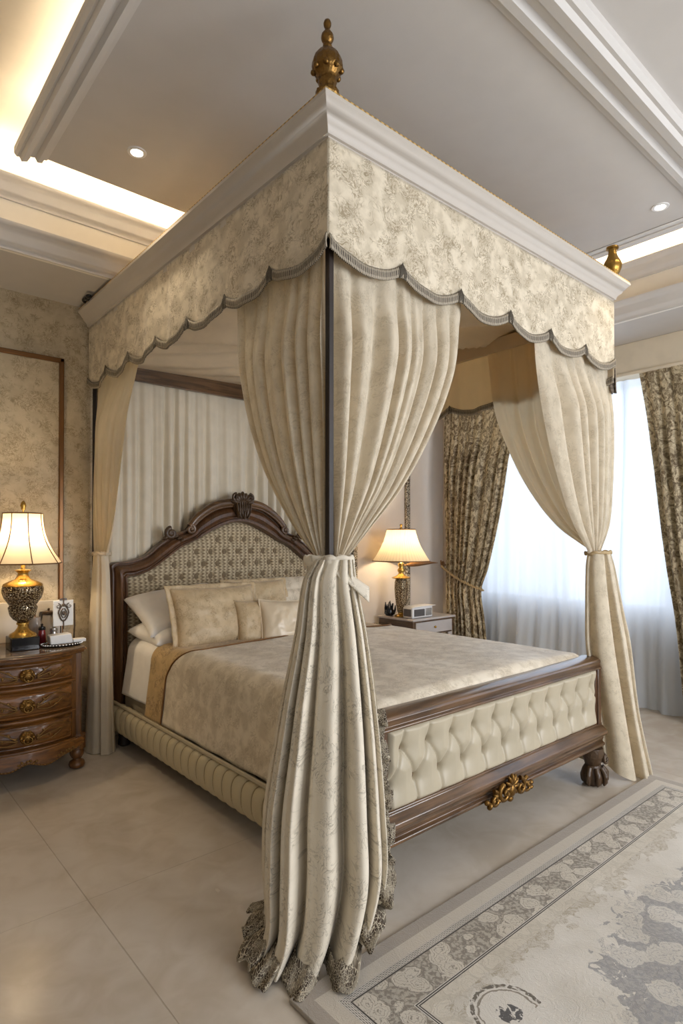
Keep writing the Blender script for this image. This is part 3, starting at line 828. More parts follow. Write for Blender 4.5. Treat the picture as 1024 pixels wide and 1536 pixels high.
def pillow(name, w, h, t, loc, rot, mat, label, cat_='pillow', flange=0., group=None, pipe=None, seed=0, pmat=None, p_=4.):
    Mx = Matrix.Translation(loc) @ Euler(rot).to_matrix().to_4x4()
    mb = MB(); n = 40
    for sg in (1, -1):
        def fn(u, v):
            a, b = u*2-1, v*2-1
            x = w/2*a*(1-.07*(1-b*b)*abs(a)**2); y = h/2*b*(1-.07*(1-a*a)*abs(b)**2)
            z = sg*t/2*max(0., (1-abs(a)**p_)*(1-abs(b)**p_))**.55
            z += sg*(noise.noise(Vector((a*2.1+seed, b*2.1, seed)))*.09*t + noise.noise(Vector((a*5+seed, b*5, seed+4)))*.04*t)*(1-a*a)*(1-b*b)
            return (Mx @ Vector((x, y, z)), (x+w, y+h))
        mb.grid(fn, n, n, flip=sg < 0)
    o = mb.build(name, mat, origin=loc, ang=179)
    bm = bmesh.new(); bm.from_mesh(o.data); bmesh.ops.remove_doubles(bm, verts=bm.verts, dist=.0006); bmesh.ops.recalc_face_normals(bm, faces=bm.faces); bm.to_mesh(o.data); bm.free()
    tag(o, label, cat_, group)
    edge = []
    for k in range(120):
        q = k/30; sd = int(q); f = (q-sd)*2-1
        a, b = ((f, -1), (1, f), (-f, 1), (-1, -f))[sd]
        edge.append(Mx @ Vector((w/2*a*(1-.07*(1-b*b)*abs(a)**2), h/2*b*(1-.07*(1-a*a)*abs(b)**2), 0)))
    if flange:
        c = Vector(loc); mb = MB()
        def ff(u, v):
            p = edge[int(round(u*120)) % 120]; d = (p-c); d2 = d.normalized()
            nrm = Mx.to_3x3() @ Vector((0, 0, 1))
            q = p + d2*(flange*1.25*v-.01) + nrm*.006*math.sin(u*120*.9)*v
            return (q, (u*2, v*.05))
        mb.grid(ff, 120, 3).build('flange', pmat or mat, o, solid=.006, ang=179)
    if pipe: MB().tube(edge, pipe, 8, closed=True).build('piping', pmat or mat, o)
    return o
R = math.radians
pillow('pillow', .70, .42, .17, (.62, 2.24, .765), (R(6), R(-4), R(4)), 'linen', 'lower white cotton pillow at the left end of the bed', group=None, seed=1)
pillow('pillow', .68, .44, .17, (.60, 2.29, .90), (R(30), R(-6), R(2)), 'linen', 'upper white cotton pillow, stacked on another at the left', seed=2)
pillow('pillow', .66, .42, .15, (1.42, 2.26, .80), (R(8), 0, R(-2)), 'linen', 'lower white cotton pillow behind the small cushions', seed=6)
pillow('pillow', .60, .42, .18, (.655, 1.92, .872), (R(70), 0, R(-3)), 'sham', 'large tan jacquard pillow with flanged edge, frontmost on the left', flange=.035, pipe=.005, seed=3)
pillow('pillow', .50, .38, .15, (1.13, 2.15, .90), (R(66), 0, R(-6)), 'sham', 'tan jacquard pillow with gathered edge standing behind the cushions', flange=.03, seed=8)
pillow('pillow', .52, .36, .15, (1.50, 2.22, .94), (R(48), 0, R(-8)), 'spread', 'pale jacquard pillow at the back right, beside the corner drape', seed=11)
pillow('cushion', .26, .33, .12, (.865, 1.79, .82), (R(72), 0, R(-12)), 'sham', 'small tan jacquard cushion partly behind the satin cushion', 'cushion', pipe=.005, seed=4)
pillow('cushion', .32, .32, .16, (1.025, 1.70, .82), (R(70), R(4), R(-10)), 'silk', 'small champagne satin cushion at the front of the pillows', 'cushion', pipe=.006, seed=5, p_=2.3)

# ------------------------------------------------------------------ drapes
def drape(mb, A, B, z0, z1, n, amp, nrm, seed=0, nu=170, nv=90, rep=1.6):
    """cloth between edge curves A(z) and B(z) with folds along the direction nrm"""
    nr = Vector((nrm[0], nrm[1], 0)); W0 = (Vector(B(z0)) - Vector(A(z0))).length
    def fn(u, v):
        z = lerp(z0, z1, v); a = Vector(A(z)); b = Vector(B(z)); w = (b-a).length/W0
        # cloth sags inwards between the edges near the tie
        f = fold(u, n, seed)
        tp = min(1, max(0, (2.44-z)/.35)); tp = tp*tp*(3-2*tp)
        am = amp*(.28 + .85*tp)*(.42+.62*w)
        p = a.lerp(b, u) + nr*(f*am + .010*math.sin(u*3+z*4+seed))
        bow = .045*math.sin(PI*u)*math.sin(PI*min(1, v))*tp
        p += nr*(bow)
        p.z = z
        return (p, (u*W0*rep, z))
    return mb.grid(fn, nu, nv)
def xy(xt=None, yt=None, x=None, y=None):
    def f(z):
        return (table(xt, z) if xt else x, table(yt, z) if yt else y, z)
    return f
def tail(mb, cx_t, cy_t, wt, dt, axis, z0, z1, n, amp, th0=-115, th1=97, seed=0, nu=220, nv=90, hem=None, uvw=.9):
    ax = Vector(axis).normalized(); nr = Vector((ax.y, -ax.x))   # nr = outward side (right of axis)
    ids = []
    def fn(u, v):
        zz = lerp(z0, z1, v); th = math.radians(lerp(th0, th1, u))
        if hem: zz = lerp(z0, hem(u), v)
        f = fold(u, n, seed, 1.9)*amp*min(1, .30+v*1.9) 
        r = 1 + f
        w = table(wt, zz); d = table(dt, zz)
        c = Vector((table(cx_t, zz), table(cy_t, zz)))
        p = c + ax*(w*math.sin(th)*(1+f*.25)) + nr*(d*(math.cos(th)*.9+.1)*r + .25*w*f)
        return ((p.x, p.y, zz), (u*uvw, zz))
    mb.grid(fn, nu, nv); return fn
T_lace = lambda *a: None

# near corner: two tied drapes with a long lower tail, on the near post
dL = MB(); drape(dL, xy(x=.112, yt=[(2.72, .78), (2.39, .765), (1.99, .66), (1.68, .51), (1.43, .31), (1.30, .165)]), xy(x=.108, y=.122), 2.72, 1.285, 7, .030, (-1, 0), seed=1.0)
cL = dL.build('bed_curtain', 'drape', origin=(.09, .4, 2.7), ang=179); tag(cL, 'cream brocade curtain at the near post, its left half along the side', 'curtain')
dF = MB(); drape(dF, xy(xt=[(2.72, .124), (1.3, .112)], y=.112), xy(y=.112, xt=[(2.72, .90), (2.40, .885), (2.12, .82), (1.87, .70), (1.6, .51), (1.43, .33), (1.30, .185)]), 2.72, 1.285, 8, .032, (0, -1), seed=2.4)
cF = dF.build('bed_curtain', 'drape', origin=(.5, .09, 2.7), ang=179); tag(cF, 'cream brocade curtain sweeping across the foot side to the near post', 'curtain')
tb_ = MB(); q2 = 2**.5
def tt(z):  # centre along the diagonal
    return table([(1.31, .025), (1.24, .010), (1.05, .014), (.82, .010), (.69, .006), (.46, -.003), (.26, -.003), (.10, -.02), (0, -.055)], z)
cxs = [(z, (tt(z)+.10/q2*(.9 if z > .9 else .55))/q2) for z in (1.31, 1.24, 1.05, .82, .69, .46, .26, .1, 0)]
cys = [(z, (-tt(z)+.10/q2*(.9 if z > .9 else .55))/q2) for z in (1.31, 1.24, 1.05, .82, .69, .46, .26, .1, 0)]
wts = [(1.31, .068), (1.24, .092), (1.05, .122), (.82, .155), (.69, .172), (.46, .197), (.26, .202), (.10, .18), (0, .175)]
dts = [(1.31, .05), (1.0, .08), (.6, .105), (.3, .12), (0, .165)]
def hem(u): return .006 + .02*(math.sin(u*9)*.5+.5) + (.27*max(0, (u-.70)/.30)**1.4 if u > .70 else 0) + (.06*max(0, (.25-u)/.25))
fnT = tail(tb_, cxs, cys, wts, dts, (1, -1), 1.31, 0, 8, .40, hem=hem, seed=.6, nu=260, nv=110)
ct = tb_.build('bed_curtain', 'tail', origin=(.05, .05, 0), ang=179); tag(ct, 'long gathered cream curtain tail with lace hem falling from near tie', 'curtain')
# lace along hem and up the right free edge
def lace_on(fn, parent, w=.05, right_from=.50):
    mb = MB()
    def lf(u, v):
        p = Vector(fn(u, 1.0)[0]); c = Vector((.06, .06, p.z)); d = (p-c); d.z = 0; d.normalize()
        ru = .010*math.sin(u*60) + .006*math.sin(u*37)
        q = p + d*((v-.25)*w*(1.7-.8*max(0, (u-.72)/.28)) + ru*v); q.z = max(.004, p.z + .045*(1-v)**1.5 + .006*math.sin(u*90+v*2)*(.3+v) + .004)
        return (q, (u*.9, v*.06))
    mb.grid(lf, 420, 5)
    def rf(u, v):
        vv = lerp(right_from, 1.0, u); ue = .985
        p = Vector(fn(ue+.0*u, vv)[0]); nrm = Vector((1, -1, 0)).normalized()
        out = nrm*(v*w*(1.15+.2*math.sin(u*26))-.022) + Vector((-1, -1, 0)).normalized()*(.018+.014*math.sin(u*46)*(.3+v))
        q = p + out; q.z += .014*math.sin(u*58+1)*v
        return (q, (u*.9+2, v*.06))
    mb.grid(rf, 260, 5)
    o = mb.build('lace_hem', 'lace', parent, solid=.004, ang=179); tag(o, 'ruffled brown and cream lace edging')
lace_on(fnT, ct)
def bow_tie(c, rx, ry, z, h, label, mat='tail', ends=True, tilt=0., axis=(1, 0)):
    t = thing('curtain_tieback', (c[0], c[1], z), label, 'tieback')
    ax = Vector(axis).normalized(); nr = Vector((ax.y, -ax.x))
    def fn(u, v):
        a = u*2*PI; b = v*2*PI
        rr = Vector((math.cos(a), math.sin(a))); k_ = .008
        p = Vector(c) + ax*(rr.x*(rx+k_*math.cos(b))) + nr*(rr.y*(ry+k_*math.cos(b)))
        return ((p.x, p.y, z+h/2*math.sin(b)+tilt*rr.x+.003*math.sin(a*9)), (u*.5, v*.05))
    MB().grid(fn, 60, 10).build('band', mat, t, ang=179)
    if ends:
        mb = MB(); f = Vector(c)+nr*(ry+.006)+ax*.01
        mb.ell((f.x, f.y, z), (.026, .026, .026))
        for (dx, dz, ln) in ((.135, -.11, 1), (.07, -.07, 1)):
            def g(u, v):
                q = f + ax*(u*dx) + nr*(.012*math.sin(u*3)); wv = (.016+.024*u)*(v-.5)*2
                return ((q.x+wv*.3, q.y+wv*.3, z+u*dz+wv*.6), (u*.2, v*.05))
            mb.grid(g, 12, 4)
        mb.build('knot', mat, t, ang=179, solid=.004)
    return t
bow_tie((.075, .072), .085, .064, 1.300, .048, 'knotted cream fabric tie around the near bed curtains', axis=(1, -1))

# right foot corner
dR = MB(); drape(dR, xy(y=.112, xt=[(2.72, 1.50), (2.4, 1.505), (2.12, 1.60), (1.78, 1.74), (1.49, 1.90), (1.315, 2.065)]), xy(y=.112, xt=[(2.72, 2.31), (2.3, 2.335), (1.6, 2.335), (1.45, 2.31), (1.315, 2.225)]), 2.72, 1.30, 6, .030, (0, -1), seed=3.3)
o = dR.build('bed_curtain', 'drape', origin=(1.9, .09, 2.7), ang=179); tag(o, 'cream curtain at the right foot post, in front of the window', 'curtain')
dG = MB(); drape(dG, xy(x=2.28, y=.13), xy(x=2.28, yt=[(2.72, .96), (2.31, .90), (1.97, .76), (1.69, .60), (1.46, .41), (1.31, .20)]), 2.72, 1.30, 6, .024, (-1, 0), seed=4.1)
o = dG.build('bed_curtain', 'lining', origin=(2.28, .5, 2.7), ang=179); tag(o, 'golden backlit plain curtain along the window side of the bed', 'curtain')
mb = MB()
tail(mb, [(1.31, 2.14), (.8, 2.15), (.4, 2.215), (0, 2.285)], [(1.31, .085), (.8, .045), (.4, .02), (0, -.01)], [(1.31, .065), (1.22, .085), (.97, .108), (.75, .125), (.38, .115), (0, .135)], [(1.31, .05), (.6, .07), (0, .08)], (1, -.62), 1.31, .004, 5, .42, seed=2., hem=lambda u: .006+.12*max(0, (.45-u)/.45), uvw=.8, th0=-140, th1=140)
o = mb.build('bed_curtain', 'drape', origin=(2.2, 0, 0), ang=179); tag(o, 'lower half of the cream curtain hanging beside the claw foot', 'curtain')
bow_tie((2.145, .088), .074, .058, 1.302, .022, 'thin cord tie around the right foot bed curtains', mat='cord', ends=False, axis=(1, -.62), tilt=.004)

# head-left corner
dH = MB(); drape(dH, xy(x=.10, yt=[(2.7, 1.70), (2.36, 1.84), (2.06, 1.98), (1.83, 2.08), (1.46, 2.25), (1.29, 2.36)]), xy(x=.115, y=2.575), 2.7, 1.275, 5, .026, (-1, 0), seed=5.2)
o = dH.build('bed_curtain', 'headdrape', origin=(.1, 2.2, 2.7), ang=179); tag(o, 'plain ivory curtain tied back at the head post, beside the left nightstand', 'curtain')
mb = MB()
tail(mb, [(1.3, .10), (0, .11)], [(1.3, 2.455), (0, 2.45)], [(1.3, .07), (1.15, .10), (.8, .12), (.3, .13), (0, .15)], [(1.3, .045), (.5, .06), (0, .075)], (0, -1), 1.30, .004, 4, .36, seed=1.5, uvw=.6, th0=-140, th1=140)
o = mb.build('bed_curtain', 'headdrape', origin=(.1, 2.45, 0), ang=179); tag(o, 'lower half of the ivory curtain between nightstand and headboard', 'curtain')
bow_tie((.10, 2.455), .078, .053, 1.285, .022, 'thin ivory tie around the curtain at the head post', mat='headdrape', ends=False, axis=(0, -1))
# gathered ivory curtain behind the headboard
mb = MB()
def bk(u, v):
    x = lerp(.13, 2.24, u); z = lerp(2.56, .3, v); am = lerp(.006, .028, min(1, v*3))
    f = -fold(u, 24, 1.0) + .5*math.sin(x*9+1) + .3*math.sin(x*95)*(1-v)
    return ((x, 2.60+am*f, z), (x*1.5, z))
mb.grid(bk, 420, 20); o = mb.build('backdrop_curtain', 'backdrape', origin=(1.2, 2.59, 2.5), ang=179); tag(o, 'gathered ivory curtain hanging flat behind the headboard', 'curtain')

# ------------------------------------------------------------------ window dressing
def sheer(y0, y1, seed, label):
    mb = MB()
    def fn(u, v):
        y = lerp(y0, y1, u); z = lerp(2.70, .012, v)
        f = math.sin(y*26+seed+1.3*math.sin(y*5))*.55 + math.sin(y*61+seed*2)*.25 + math.sin(y*11+seed)*.4
        fl = min(1, max(0, (y-.50)/.25))*min(1, max(0, (1.80-y)/.25)); x = 3.735 - .015*v - (.02+.26*fl)*max(0, v-.72)**1.3/.28**.3*1. + (.020+.035*v*v)*f
        return ((x + .012*math.sin(y*34+seed), y + .02*math.sin(z*2+u*6), z), (u*3, z))
    mb.grid(fn, int(abs(y1-y0)*130), 50)
    o = mb.build('sheer_curtain', 'sheer', origin=(3.7, (y0+y1)/2, 2.7), ang=179); tag(o, label, 'curtain'); return o
sheer(2.28, .62, .4, 'white sheer curtain over the left half of the window')
sheer(.66, -1.3, 2.4, 'white sheer curtain over the window right of the foot post')
sheer(-1.26, -3.2, 4.4, 'white sheer curtain at the window beyond the right edge')
# left patterned curtain with tieback
mb = MB(); drape(mb, xy(x=3.60, yt=[(2.7, 2.43), (1.1, 2.41), (.5, 2.40), (.02, 2.43)]), xy(x=3.60, yt=[(2.7, 1.50), (2.2, 1.63), (1.57, 1.74), (1.11, 1.86), (.88, 1.95), (.6, 1.92), (.02, 1.85)]), 2.7, .012, 9, .035, (-1, 0), seed=6, nu=220, nv=70)
o = mb.build('window_curtain', 'windowdrape', origin=(3.63, 2., 2.7), ang=179); tag(o, 'brown and beige damask window curtain in the left corner, held by a cord', 'curtain', 'damask window curtains')
mb = MB(); drape(mb, xy(x=3.60, yt=[(2.7, .45), (1.95, .34), (1.17, .25), (.74, .19), (.02, .12)]), xy(x=3.60, y=-.55), 2.7, .012, 10, .035, (-1, 0), seed=8, nu=220, nv=70)
o = mb.build('window_curtain', 'windowdrape', origin=(3.63, 0, 2.7), ang=179); tag(o, 'brown and beige damask window curtain at the right edge, hanging free', 'curtain', 'damask window curtains')
t = thing('curtain_tieback', (3.6, 2.42, 1.1), 'twisted beige cord tieback on the damask curtain with bronze wall hook', 'tieback')
mb = MB()
for o_ in (0, PI):
    pts = []
    for i in range(60):
        s = i/59; y = lerp(2.46, 1.93, s); z = 1.10-.22*s**1.1-.015*math.sin(PI*s); x = 3.60-.055*math.sin(PI*min(1, s*1.0))-.01
        a = s*60+o_; pts.append((x+.006*math.cos(a), y, z+.008*math.sin(a)))
    mb.tube(pts, .0075, 6)
mb.build('cord', 'cord', t)
MB().ell((3.63, 2.47, 1.11), (.02, .02, .045)).tube([(3.66, 2.47, 1.11), (3.60, 2.47, 1.12), (3.585, 2.46, 1.16)], .008).tube([(3.655, 2.47, 1.11), (3.84, 2.5, 1.11)], .01).build('hook', 'bronze', t)

# ------------------------------------------------------------------ rug
mb = MB().box(RX0, RX1, RY0, RY1, .0005, .014)
o = mb.build('area_rug', 'rug', bevel=.005, seg=3); tag(o, 'cream and grey floral rug with bordered edge and round medallion', 'rug')

# ------------------------------------------------------------------ left nightstand (bow-fronted chest)
CX0, CX1, CYB, CYF = -.76, -.105, 2.62, 2.20
cxm = (CX0+CX1)/2; hw = (CX1-CX0)/2
def bow(x, d=0.): 
    t = (x-cxm)/hw; return CYF - .10*(1-min(1, t*t)) - d
chest = thing('nightstand', (cxm, 2.4, 0), 'carved walnut bow-fronted nightstand with three drawers, left of the bed', 'nightstand')
def bowslab(z0, z1, out, inset=0., n=30, yb=CYB):
    xs = [lerp(CX0-out+inset, CX1+out-inset, i/n) for i in range(n+1)]
    return [(x, bow(max(CX0, min(CX1, x)), out)) for x in xs] + [(CX1+out-inset, yb), (CX0-out+inset, yb)]
MB().prism(bowslab(0, 0, -.012), .19, .70, 'xy').build('body', 'chest_z', chest, ang=30)
MB().prism(bowslab(0, 0, .012), .70, .712, 'xy').prism(bowslab(0, 0, .022), .712, .724, 'xy').build('top_edge', 'chest', chest, bevel=.004, ang=30)
MB().prism(bowslab(0, 0, .014), .724, .734, 'xy').build('top', 'chest_top', chest, bevel=.003, ang=30)
MB().box(CX0+.01, CX1-.0, CYB-.02, CYB, .734, .985).build('back_upstand', 'marble', chest, bevel=.004)
for sx in (CX0, CX1-.05):
    MB().box(sx, sx+.05, bow(CX0)-.008, bow(CX0)+.05, .15, .70).build('corner_post', 'chest_z', chest, bevel=.008)
for (z0, z1) in ((.555, .69), (.375, .535), (.205, .355)):
    mb = MB(); xa, xb = CX0+.06, CX1-.06
    def dfn(u, v):
        x = lerp(xa, xb, u); z = lerp(z0, z1, v); e = min(u*(xb-xa), (1-u)*(xb-xa), (z1-z0)*v, (z1-z0)*(1-v))
        k_ = min(1, e/.014); h = .012*k_ - .006*math.exp(-((e-.022)/.004)**2) + .012*math.sin(PI*v)*k_
        n_ = noise.noise(Vector((x*22, z*30, z0)))
        h += .004*n_*k_
        return ((x, bow(x)+.010-h, z), (x, z))
    dr = mb.grid(dfn, 90, 30).build('drawer', 'chest', chest, ang=60)
    cb = MB(); zc = (z0+z1)/2
    for sx in (-1, 1):
        for q in range(3):
            pts = []
            for i in range(26):
                t_ = i/25; x = cxm + sx*(.05+t_*(.19-q*.025)); z = zc + (.035-.025*q)*math.sin(t_*PI*1.15-.3) - .012*q + .03*t_*t_
                if z < z0+.012 or z > z1-.012: z = min(max(z, z0+.012), z1-.012)
                pts.append((x, bow(x)-.012-.012*math.sin(PI*(z-z0)/(z1-z0)), z))
            cb.tube(pts, [.0042*(1-.6*i/25) for i in range(26)], 6)
        for q in range(5):
            x = cxm+sx*(.06+.03*q); cb.ell((x, bow(x)-.020, zc+.022*math.sin(q*1.7)), (.013, .004, .006), (0, q*.8, 0), 8, 5)
    cb.build('carving', 'gilt', dr, ang=70)
    kb = MB(); yk = bow(cxm)-.028
    kb.lathe([(.0, -.006), (.03, -.004), (.034, 0), (.028, .006), (.02, .008), (.018, .014), (.01, .016), (.0002, .018)], (0, 0, 0), 20, flute=8, famt=.2)
    kb.v = [(cxm+x, yk-z, zc+y) for x, y, z in kb.v]
    for a in range(8): kb.ell((cxm+.03*math.cos(a*PI/4), yk-.004, zc+.026*math.sin(a*PI/4)), (.011, .006, .008), seg=8, rings=5)
    kb.tube([(cxm+.022*math.sin(a), yk-.018-.004*math.cos(a), zc-.012-.018*math.cos(a)) for a in [i*2*PI/20 for i in range(20)]], .004, 6, closed=True)
    kb.build('handle', 'oldgold', dr, ang=70)
for z in (.545, .365, .195):
    mb = MB(); mb.tube([(lerp(CX0+.05, CX1-.05, i/30), bow(lerp(CX0+.05, CX1-.05, i/30))-.004, z) for i in range(31)], .010, 8); mb.build('drawer_rail', 'chest', chest)
# scalloped apron with gilt carving
mb = MB()
def afn(u, v):
    x = lerp(CX0-.005, CX1+.005, u); zl = .115 + .05*abs(2*u-1)**3 - .018*math.cos(u*6*PI)*(1-abs(2*u-1)); z = lerp(.195, zl, v)
    return ((x, bow(max(CX0, min(CX1, x)))-.018-.012*v, z), (x, z))
mb.grid(afn, 80, 8).build('apron', 'chest', chest, solid=.02, ang=60)
mb = MB(); random.seed(5)
for c_ in (.18, .5, .82):
    for q in range(7):
        u = c_+(q-3)*.022; p = afn(min(max(u, 0), 1), .75)[0]; mb.ell((p[0], p[1]-.012, p[2]+.008*math.sin(q*2.2)), (.010, .007, .007), (0, q, 0), 8, 5)
for i in range(40):
    p = afn((i+.5)/40, .93)[0]; mb.ell((p[0], p[1]-.010, p[2]), (.009, .005, .004), seg=6, rings=4)
mb.build('apron_carving', 'gilt', chest, ang=70)
for x, y in ((CX0+.03, bow(CX0)+.025), (CX1-.02, bow(CX0)+.02), (CX0+.03, 2.57), (CX1-.03, 2.57)):
    MB().lathe([(.030, 0), (.042, .008), (.047, .022), (.042, .038), (.024, .05), (.022, .056), (.03, .062), (.040, .08), (.042, .10), (.034, .115), (.05, .12), (.05, .20)], (x, y, 0), 28).build('leg', 'chest_z', chest)

# lamp left -----------------------------------------------------------------
def shade_mesh(c, rt, rb, z0, z1, seg, flare, eight=False):
    def fn(u, v):
        a = u*2*PI; t = v; r = lerp(rb, rt, t) - flare*math.sin(PI*t)*.5
        if eight: q = (a % (PI/4))-PI/8; r = r*math.cos(PI/8)/math.cos(q)
        return ((c[0]+r*math.cos(a), c[1]+r*math.sin(a), lerp(z0, z1, t)), (u, t*.3))
    return MB().grid(fn, seg, 16, True)
lx, ly = -.40, 2.33; zt = .734
lamp = thing('table_lamp', (lx, ly, zt), 'lit table lamp with mosaic glass urn body and panelled cream shade', 'lamp')
MB().box(lx-.075, lx+.075, ly-.075, ly+.075, zt, zt+.075).build('plinth', 'black', lamp, bevel=.004)
MB().lathe([(.075, .076), (.07, .09), (.045, .105), (.03, .125), (.026, .14), (.034, .145), (.034, .155), (.028, .16)], (lx, ly, zt), 32).build('foot', 'brightgold', lamp)
MB().lathe([(.028, .16), (.05, .175), (.068, .20), (.075, .23), (.078, .245), (.070, .258), (.078, .27), (.098, .30), (.108, .33), (.110, .352), (.104, .372)], (lx, ly, zt), 48, flute=24, famt=.02).build('urn_body', 'mercury', lamp, ang=70)
MB().lathe([(.104, .372), (.098, .385), (.07, .40), (.04, .412), (.03, .43), (.026, .445), (.034, .455), (.044, .465), (.030, .468), (.012, .47), (.010, .50), (.006, .505), (.005, .82), (.012, .823), (.012, .835), (.016, .845), (.012, .862), (.003, .875)], (lx, ly, zt), 40, flute=16, famt=.05).build('neck_and_finial', 'brightgold', lamp, ang=60)
sh = shade_mesh((lx, ly), .108, .215, zt+.505, zt+.80, 64, .06, True).build('lamp_shade', 'shade_smooth', lamp, ang=179)
mb = MB()
for k_ in range(8):
    a = k_*PI/4
    mb.tube([(lx+(lerp(.215, .108, t)-.03*math.sin(PI*t)+.001)*math.cos(a), ly+(lerp(.215, .108, t)-.03*math.sin(PI*t)+.001)*math.sin(a), zt+.505+t*.295) for t in [i/12 for i in range(13)]], .0028, 6)
for r_, z in ((.215, .505), (.108, .80)):
    mb.tube([(lx+r_*math.cos(k_*PI/4), ly+r_*math.sin(k_*PI/4), zt+z) for k_ in range(8)], .004, 6, closed=True)
mb.build('shade_ribs', 'bronze', sh)
def bulb(x, y, z, e, r=.035, col=(1, .78, .50)):
    l = bpy.data.lights.new('bulb', 'POINT'); l.energy = e; l.color = col; l.shadow_soft_size = r
    o = bpy.data.objects.new('bulb_light', l); COL.objects.link(o); o.location = (x, y, z)
bulb(lx, ly, zt+.66, 7.5)

# things on the left nightstand
t = thing('tray', (-.20, 2.30, zt), 'small dark oval tray with beaded rim under the white tissue pack', 'tray')
mb = MB().lathe([(.0001, 0.001), (.1, .001), (.112, .004), (.118, .012), (.11, .010), (.0001, .006)], (-.19, 2.30, zt), 40, sx=1., sy=.75); mb.build('tray_dish', 'black', t)
mb = MB()
for i in range(40): a = i*2*PI/40; mb.ell((-.19+.117*math.cos(a), 2.30+.088*math.sin(a), zt+.013), (.005, .005, .005), seg=6, rings=4)
mb.build('beaded_rim', 'steel', t)
def wedge(x0, x1, y0, y1, z0, h0, h1):
    return MB().prism([(x0, z0), (x1, z0), (x1-.012, z0+h1), (x0-.004, z0+h0)], y0, y1, 'xz')
o = wedge(-.265, -.135, 2.26, 2.33, zt+.014, .055, .06).build('tissue_pack', 'white', origin=(-.2, 2.3, zt+.014), bevel=.006); tag(o, 'white tissue pack lying on the small dark tray', 'tissues')
o = MB().box(-.150, -.075, 2.27, 2.32, zt+.014, zt+.034).build('small_card_box', 'white', origin=(-.11, 2.3, zt+.014), bevel=.003)
o.location.x += .018; tag(o, 'flat white small box at the right end of the tray', 'box')
# card display with ornate pendant emblem
t = thing('card_stand', (-.14, 2.40, zt), 'white plaque with dark filigree emblem on a stand, right end of nightstand', 'ornament')
MB().box(-.215, -.095, 2.395, 2.405, zt+.105, zt+.265).build('plaque', 'card', t, bevel=.003)
mb = MB(); ex, ez = -.155, zt+.185
for sx in (-1, 1):
    mb.tube([(ex+sx*(.004+.026*math.sin(PI*i/16)**.8*(1 if i < 9 else .9)), 2.388, ez+.05-i*.0062) for i in range(17)], .004, 6)
    mb.tube([(ex+sx*(.003+.014*math.sin(PI*i/12)), 2.386, ez+.03-i*.005) for i in range(13)], .003, 6)
    volute(mb, ex+sx*.032, 2.389, ez+.045, .012, sx, 1.2, .003)
mb.ell((ex, 2.386, ez), (.010, .004, .014)); mb.ell((ex, 2.387, ez+.05), (.012, .004, .010)); mb.tube([(ex, 2.388, ez-.04), (ex, 2.388, ez-.10)], .003)
mb.tube([(ex, 2.388, ez+.05), (ex, 2.388, ez+.09)], .003)
mb.build('emblem', 'carve', t, ang=70)
MB().box(-.175, -.135, 2.393, 2.407, zt+.265, zt+.277).tube([(-.165, 2.415, zt+.27), (-.165, 2.415, zt)], .004).tube([(-.085, 2.41, zt+.24), (-.08, 2.42, zt+.1), (-.085, 2.42, zt)], .005).box(-.2, -.09, 2.38, 2.43, zt, zt+.012).build('stand', 'carve', t)
# jars and glasses
def jar(x, y, r, h, mat, label, lid=None, cat_='jar'):
    t = thing('glass_jar', (x, y, zt), label, cat_)
    MB().lathe([(r*.8, 0), (r, .006), (r, h*.75), (r*.85, h*.9), (r*.85, h), (r*.78, h), (r*.78, h*.88), (r*.92, h*.7), (r*.92, .01), (.0002, .008)], (x, y, zt), 24).build('jar_body', mat, t)
    if lid: MB().lathe([(r*.9, h), (r*.95, h+.004), (r*.9, h+.018), (.006, h+.024), (.008, h+.034), (.0002, h+.04)], (x, y, zt), 24).build('lid', lid, t)
jar(-.545, 2.42, .042, .15, 'jar', 'tall clear glass tumbler left of the lamp plinth')
jar(-.29, 2.50, .036, .16, 'jar', 'clear glass jar just right of the lamp foot')
jar(-.205, 2.53, .042, .17, 'jar', 'smoky glass jar behind the tissue pack', lid='carve')
jar(-.275, 2.41, .022, .09, 'red', 'small dark red glass bottle beside the lamp', lid='black', cat_='bottle')
jar(-.205, 2.42, .024, .075, 'steel', 'small silver pot behind the tissue pack', lid='steel', cat_='pot')
o = MB().box(-.245, -.16, 2.585, 2.597, zt, zt+.185).build('photo_card', 'grey', origin=(-.2, 2.59, zt), bevel=.003); tag(o, 'dark grey photo card leaning on the pale upstand', 'photo')
o = MB().box(-.335, -.265, 2.585, 2.597, zt, zt+.18).build('photo_card', 'bronze', origin=(-.3, 2.59, zt), bevel=.003); tag(o, 'brownish photo card behind the glass jar by the lamp', 'photo')

# ------------------------------------------------------------------ right nightstand + lamp
ns = thing('nightstand', (3.08, 2.38, 0), 'silvered grey nightstand with dark edge beyond the bed, under the pleated lamp', 'nightstand')
NX0, NX1, NY0, NY1, NZ = 2.80, 3.40, 2.14, 2.60, .64
MB().box(NX0-.01, NX1+.01, NY0-.01, NY1, NZ-.02, NZ).build('top', 'whitewood', ns, bevel=.006)
MB().box(NX0+.005, NX1-.005, NY0+.005, NY1-.01, NZ-.16, NZ-.02).build('apron_box', 'wood_y', ns, bevel=.004)
dr = MB().box(NX0+.04, NX1-.04, NY0-.004, NY0+.02, NZ-.145, NZ-.035).build('drawer', 'whitewood', ns, bevel=.004)
MB().ell((3.1, NY0-.014, NZ-.09), (.012, .012, .012)).build('knob', 'brightgold', dr)
for x in (NX0+.03, NX1-.03):
    for y in (NY0+.03, NY1-.04):
        MB().lathe([(.014, 0), (.018, .02), (.022, .3), (.028, .48), (.028, .5)], (x, y, 0), 4).build('leg', 'whitewood', ns, smooth=False)
MB().box(NX0+.02, NX1-.02, NY0+.02, NY1-.03, .16, .18).build('shelf', 'whitewood', ns, bevel=.003)
x2, y2 = 2.885, 2.37
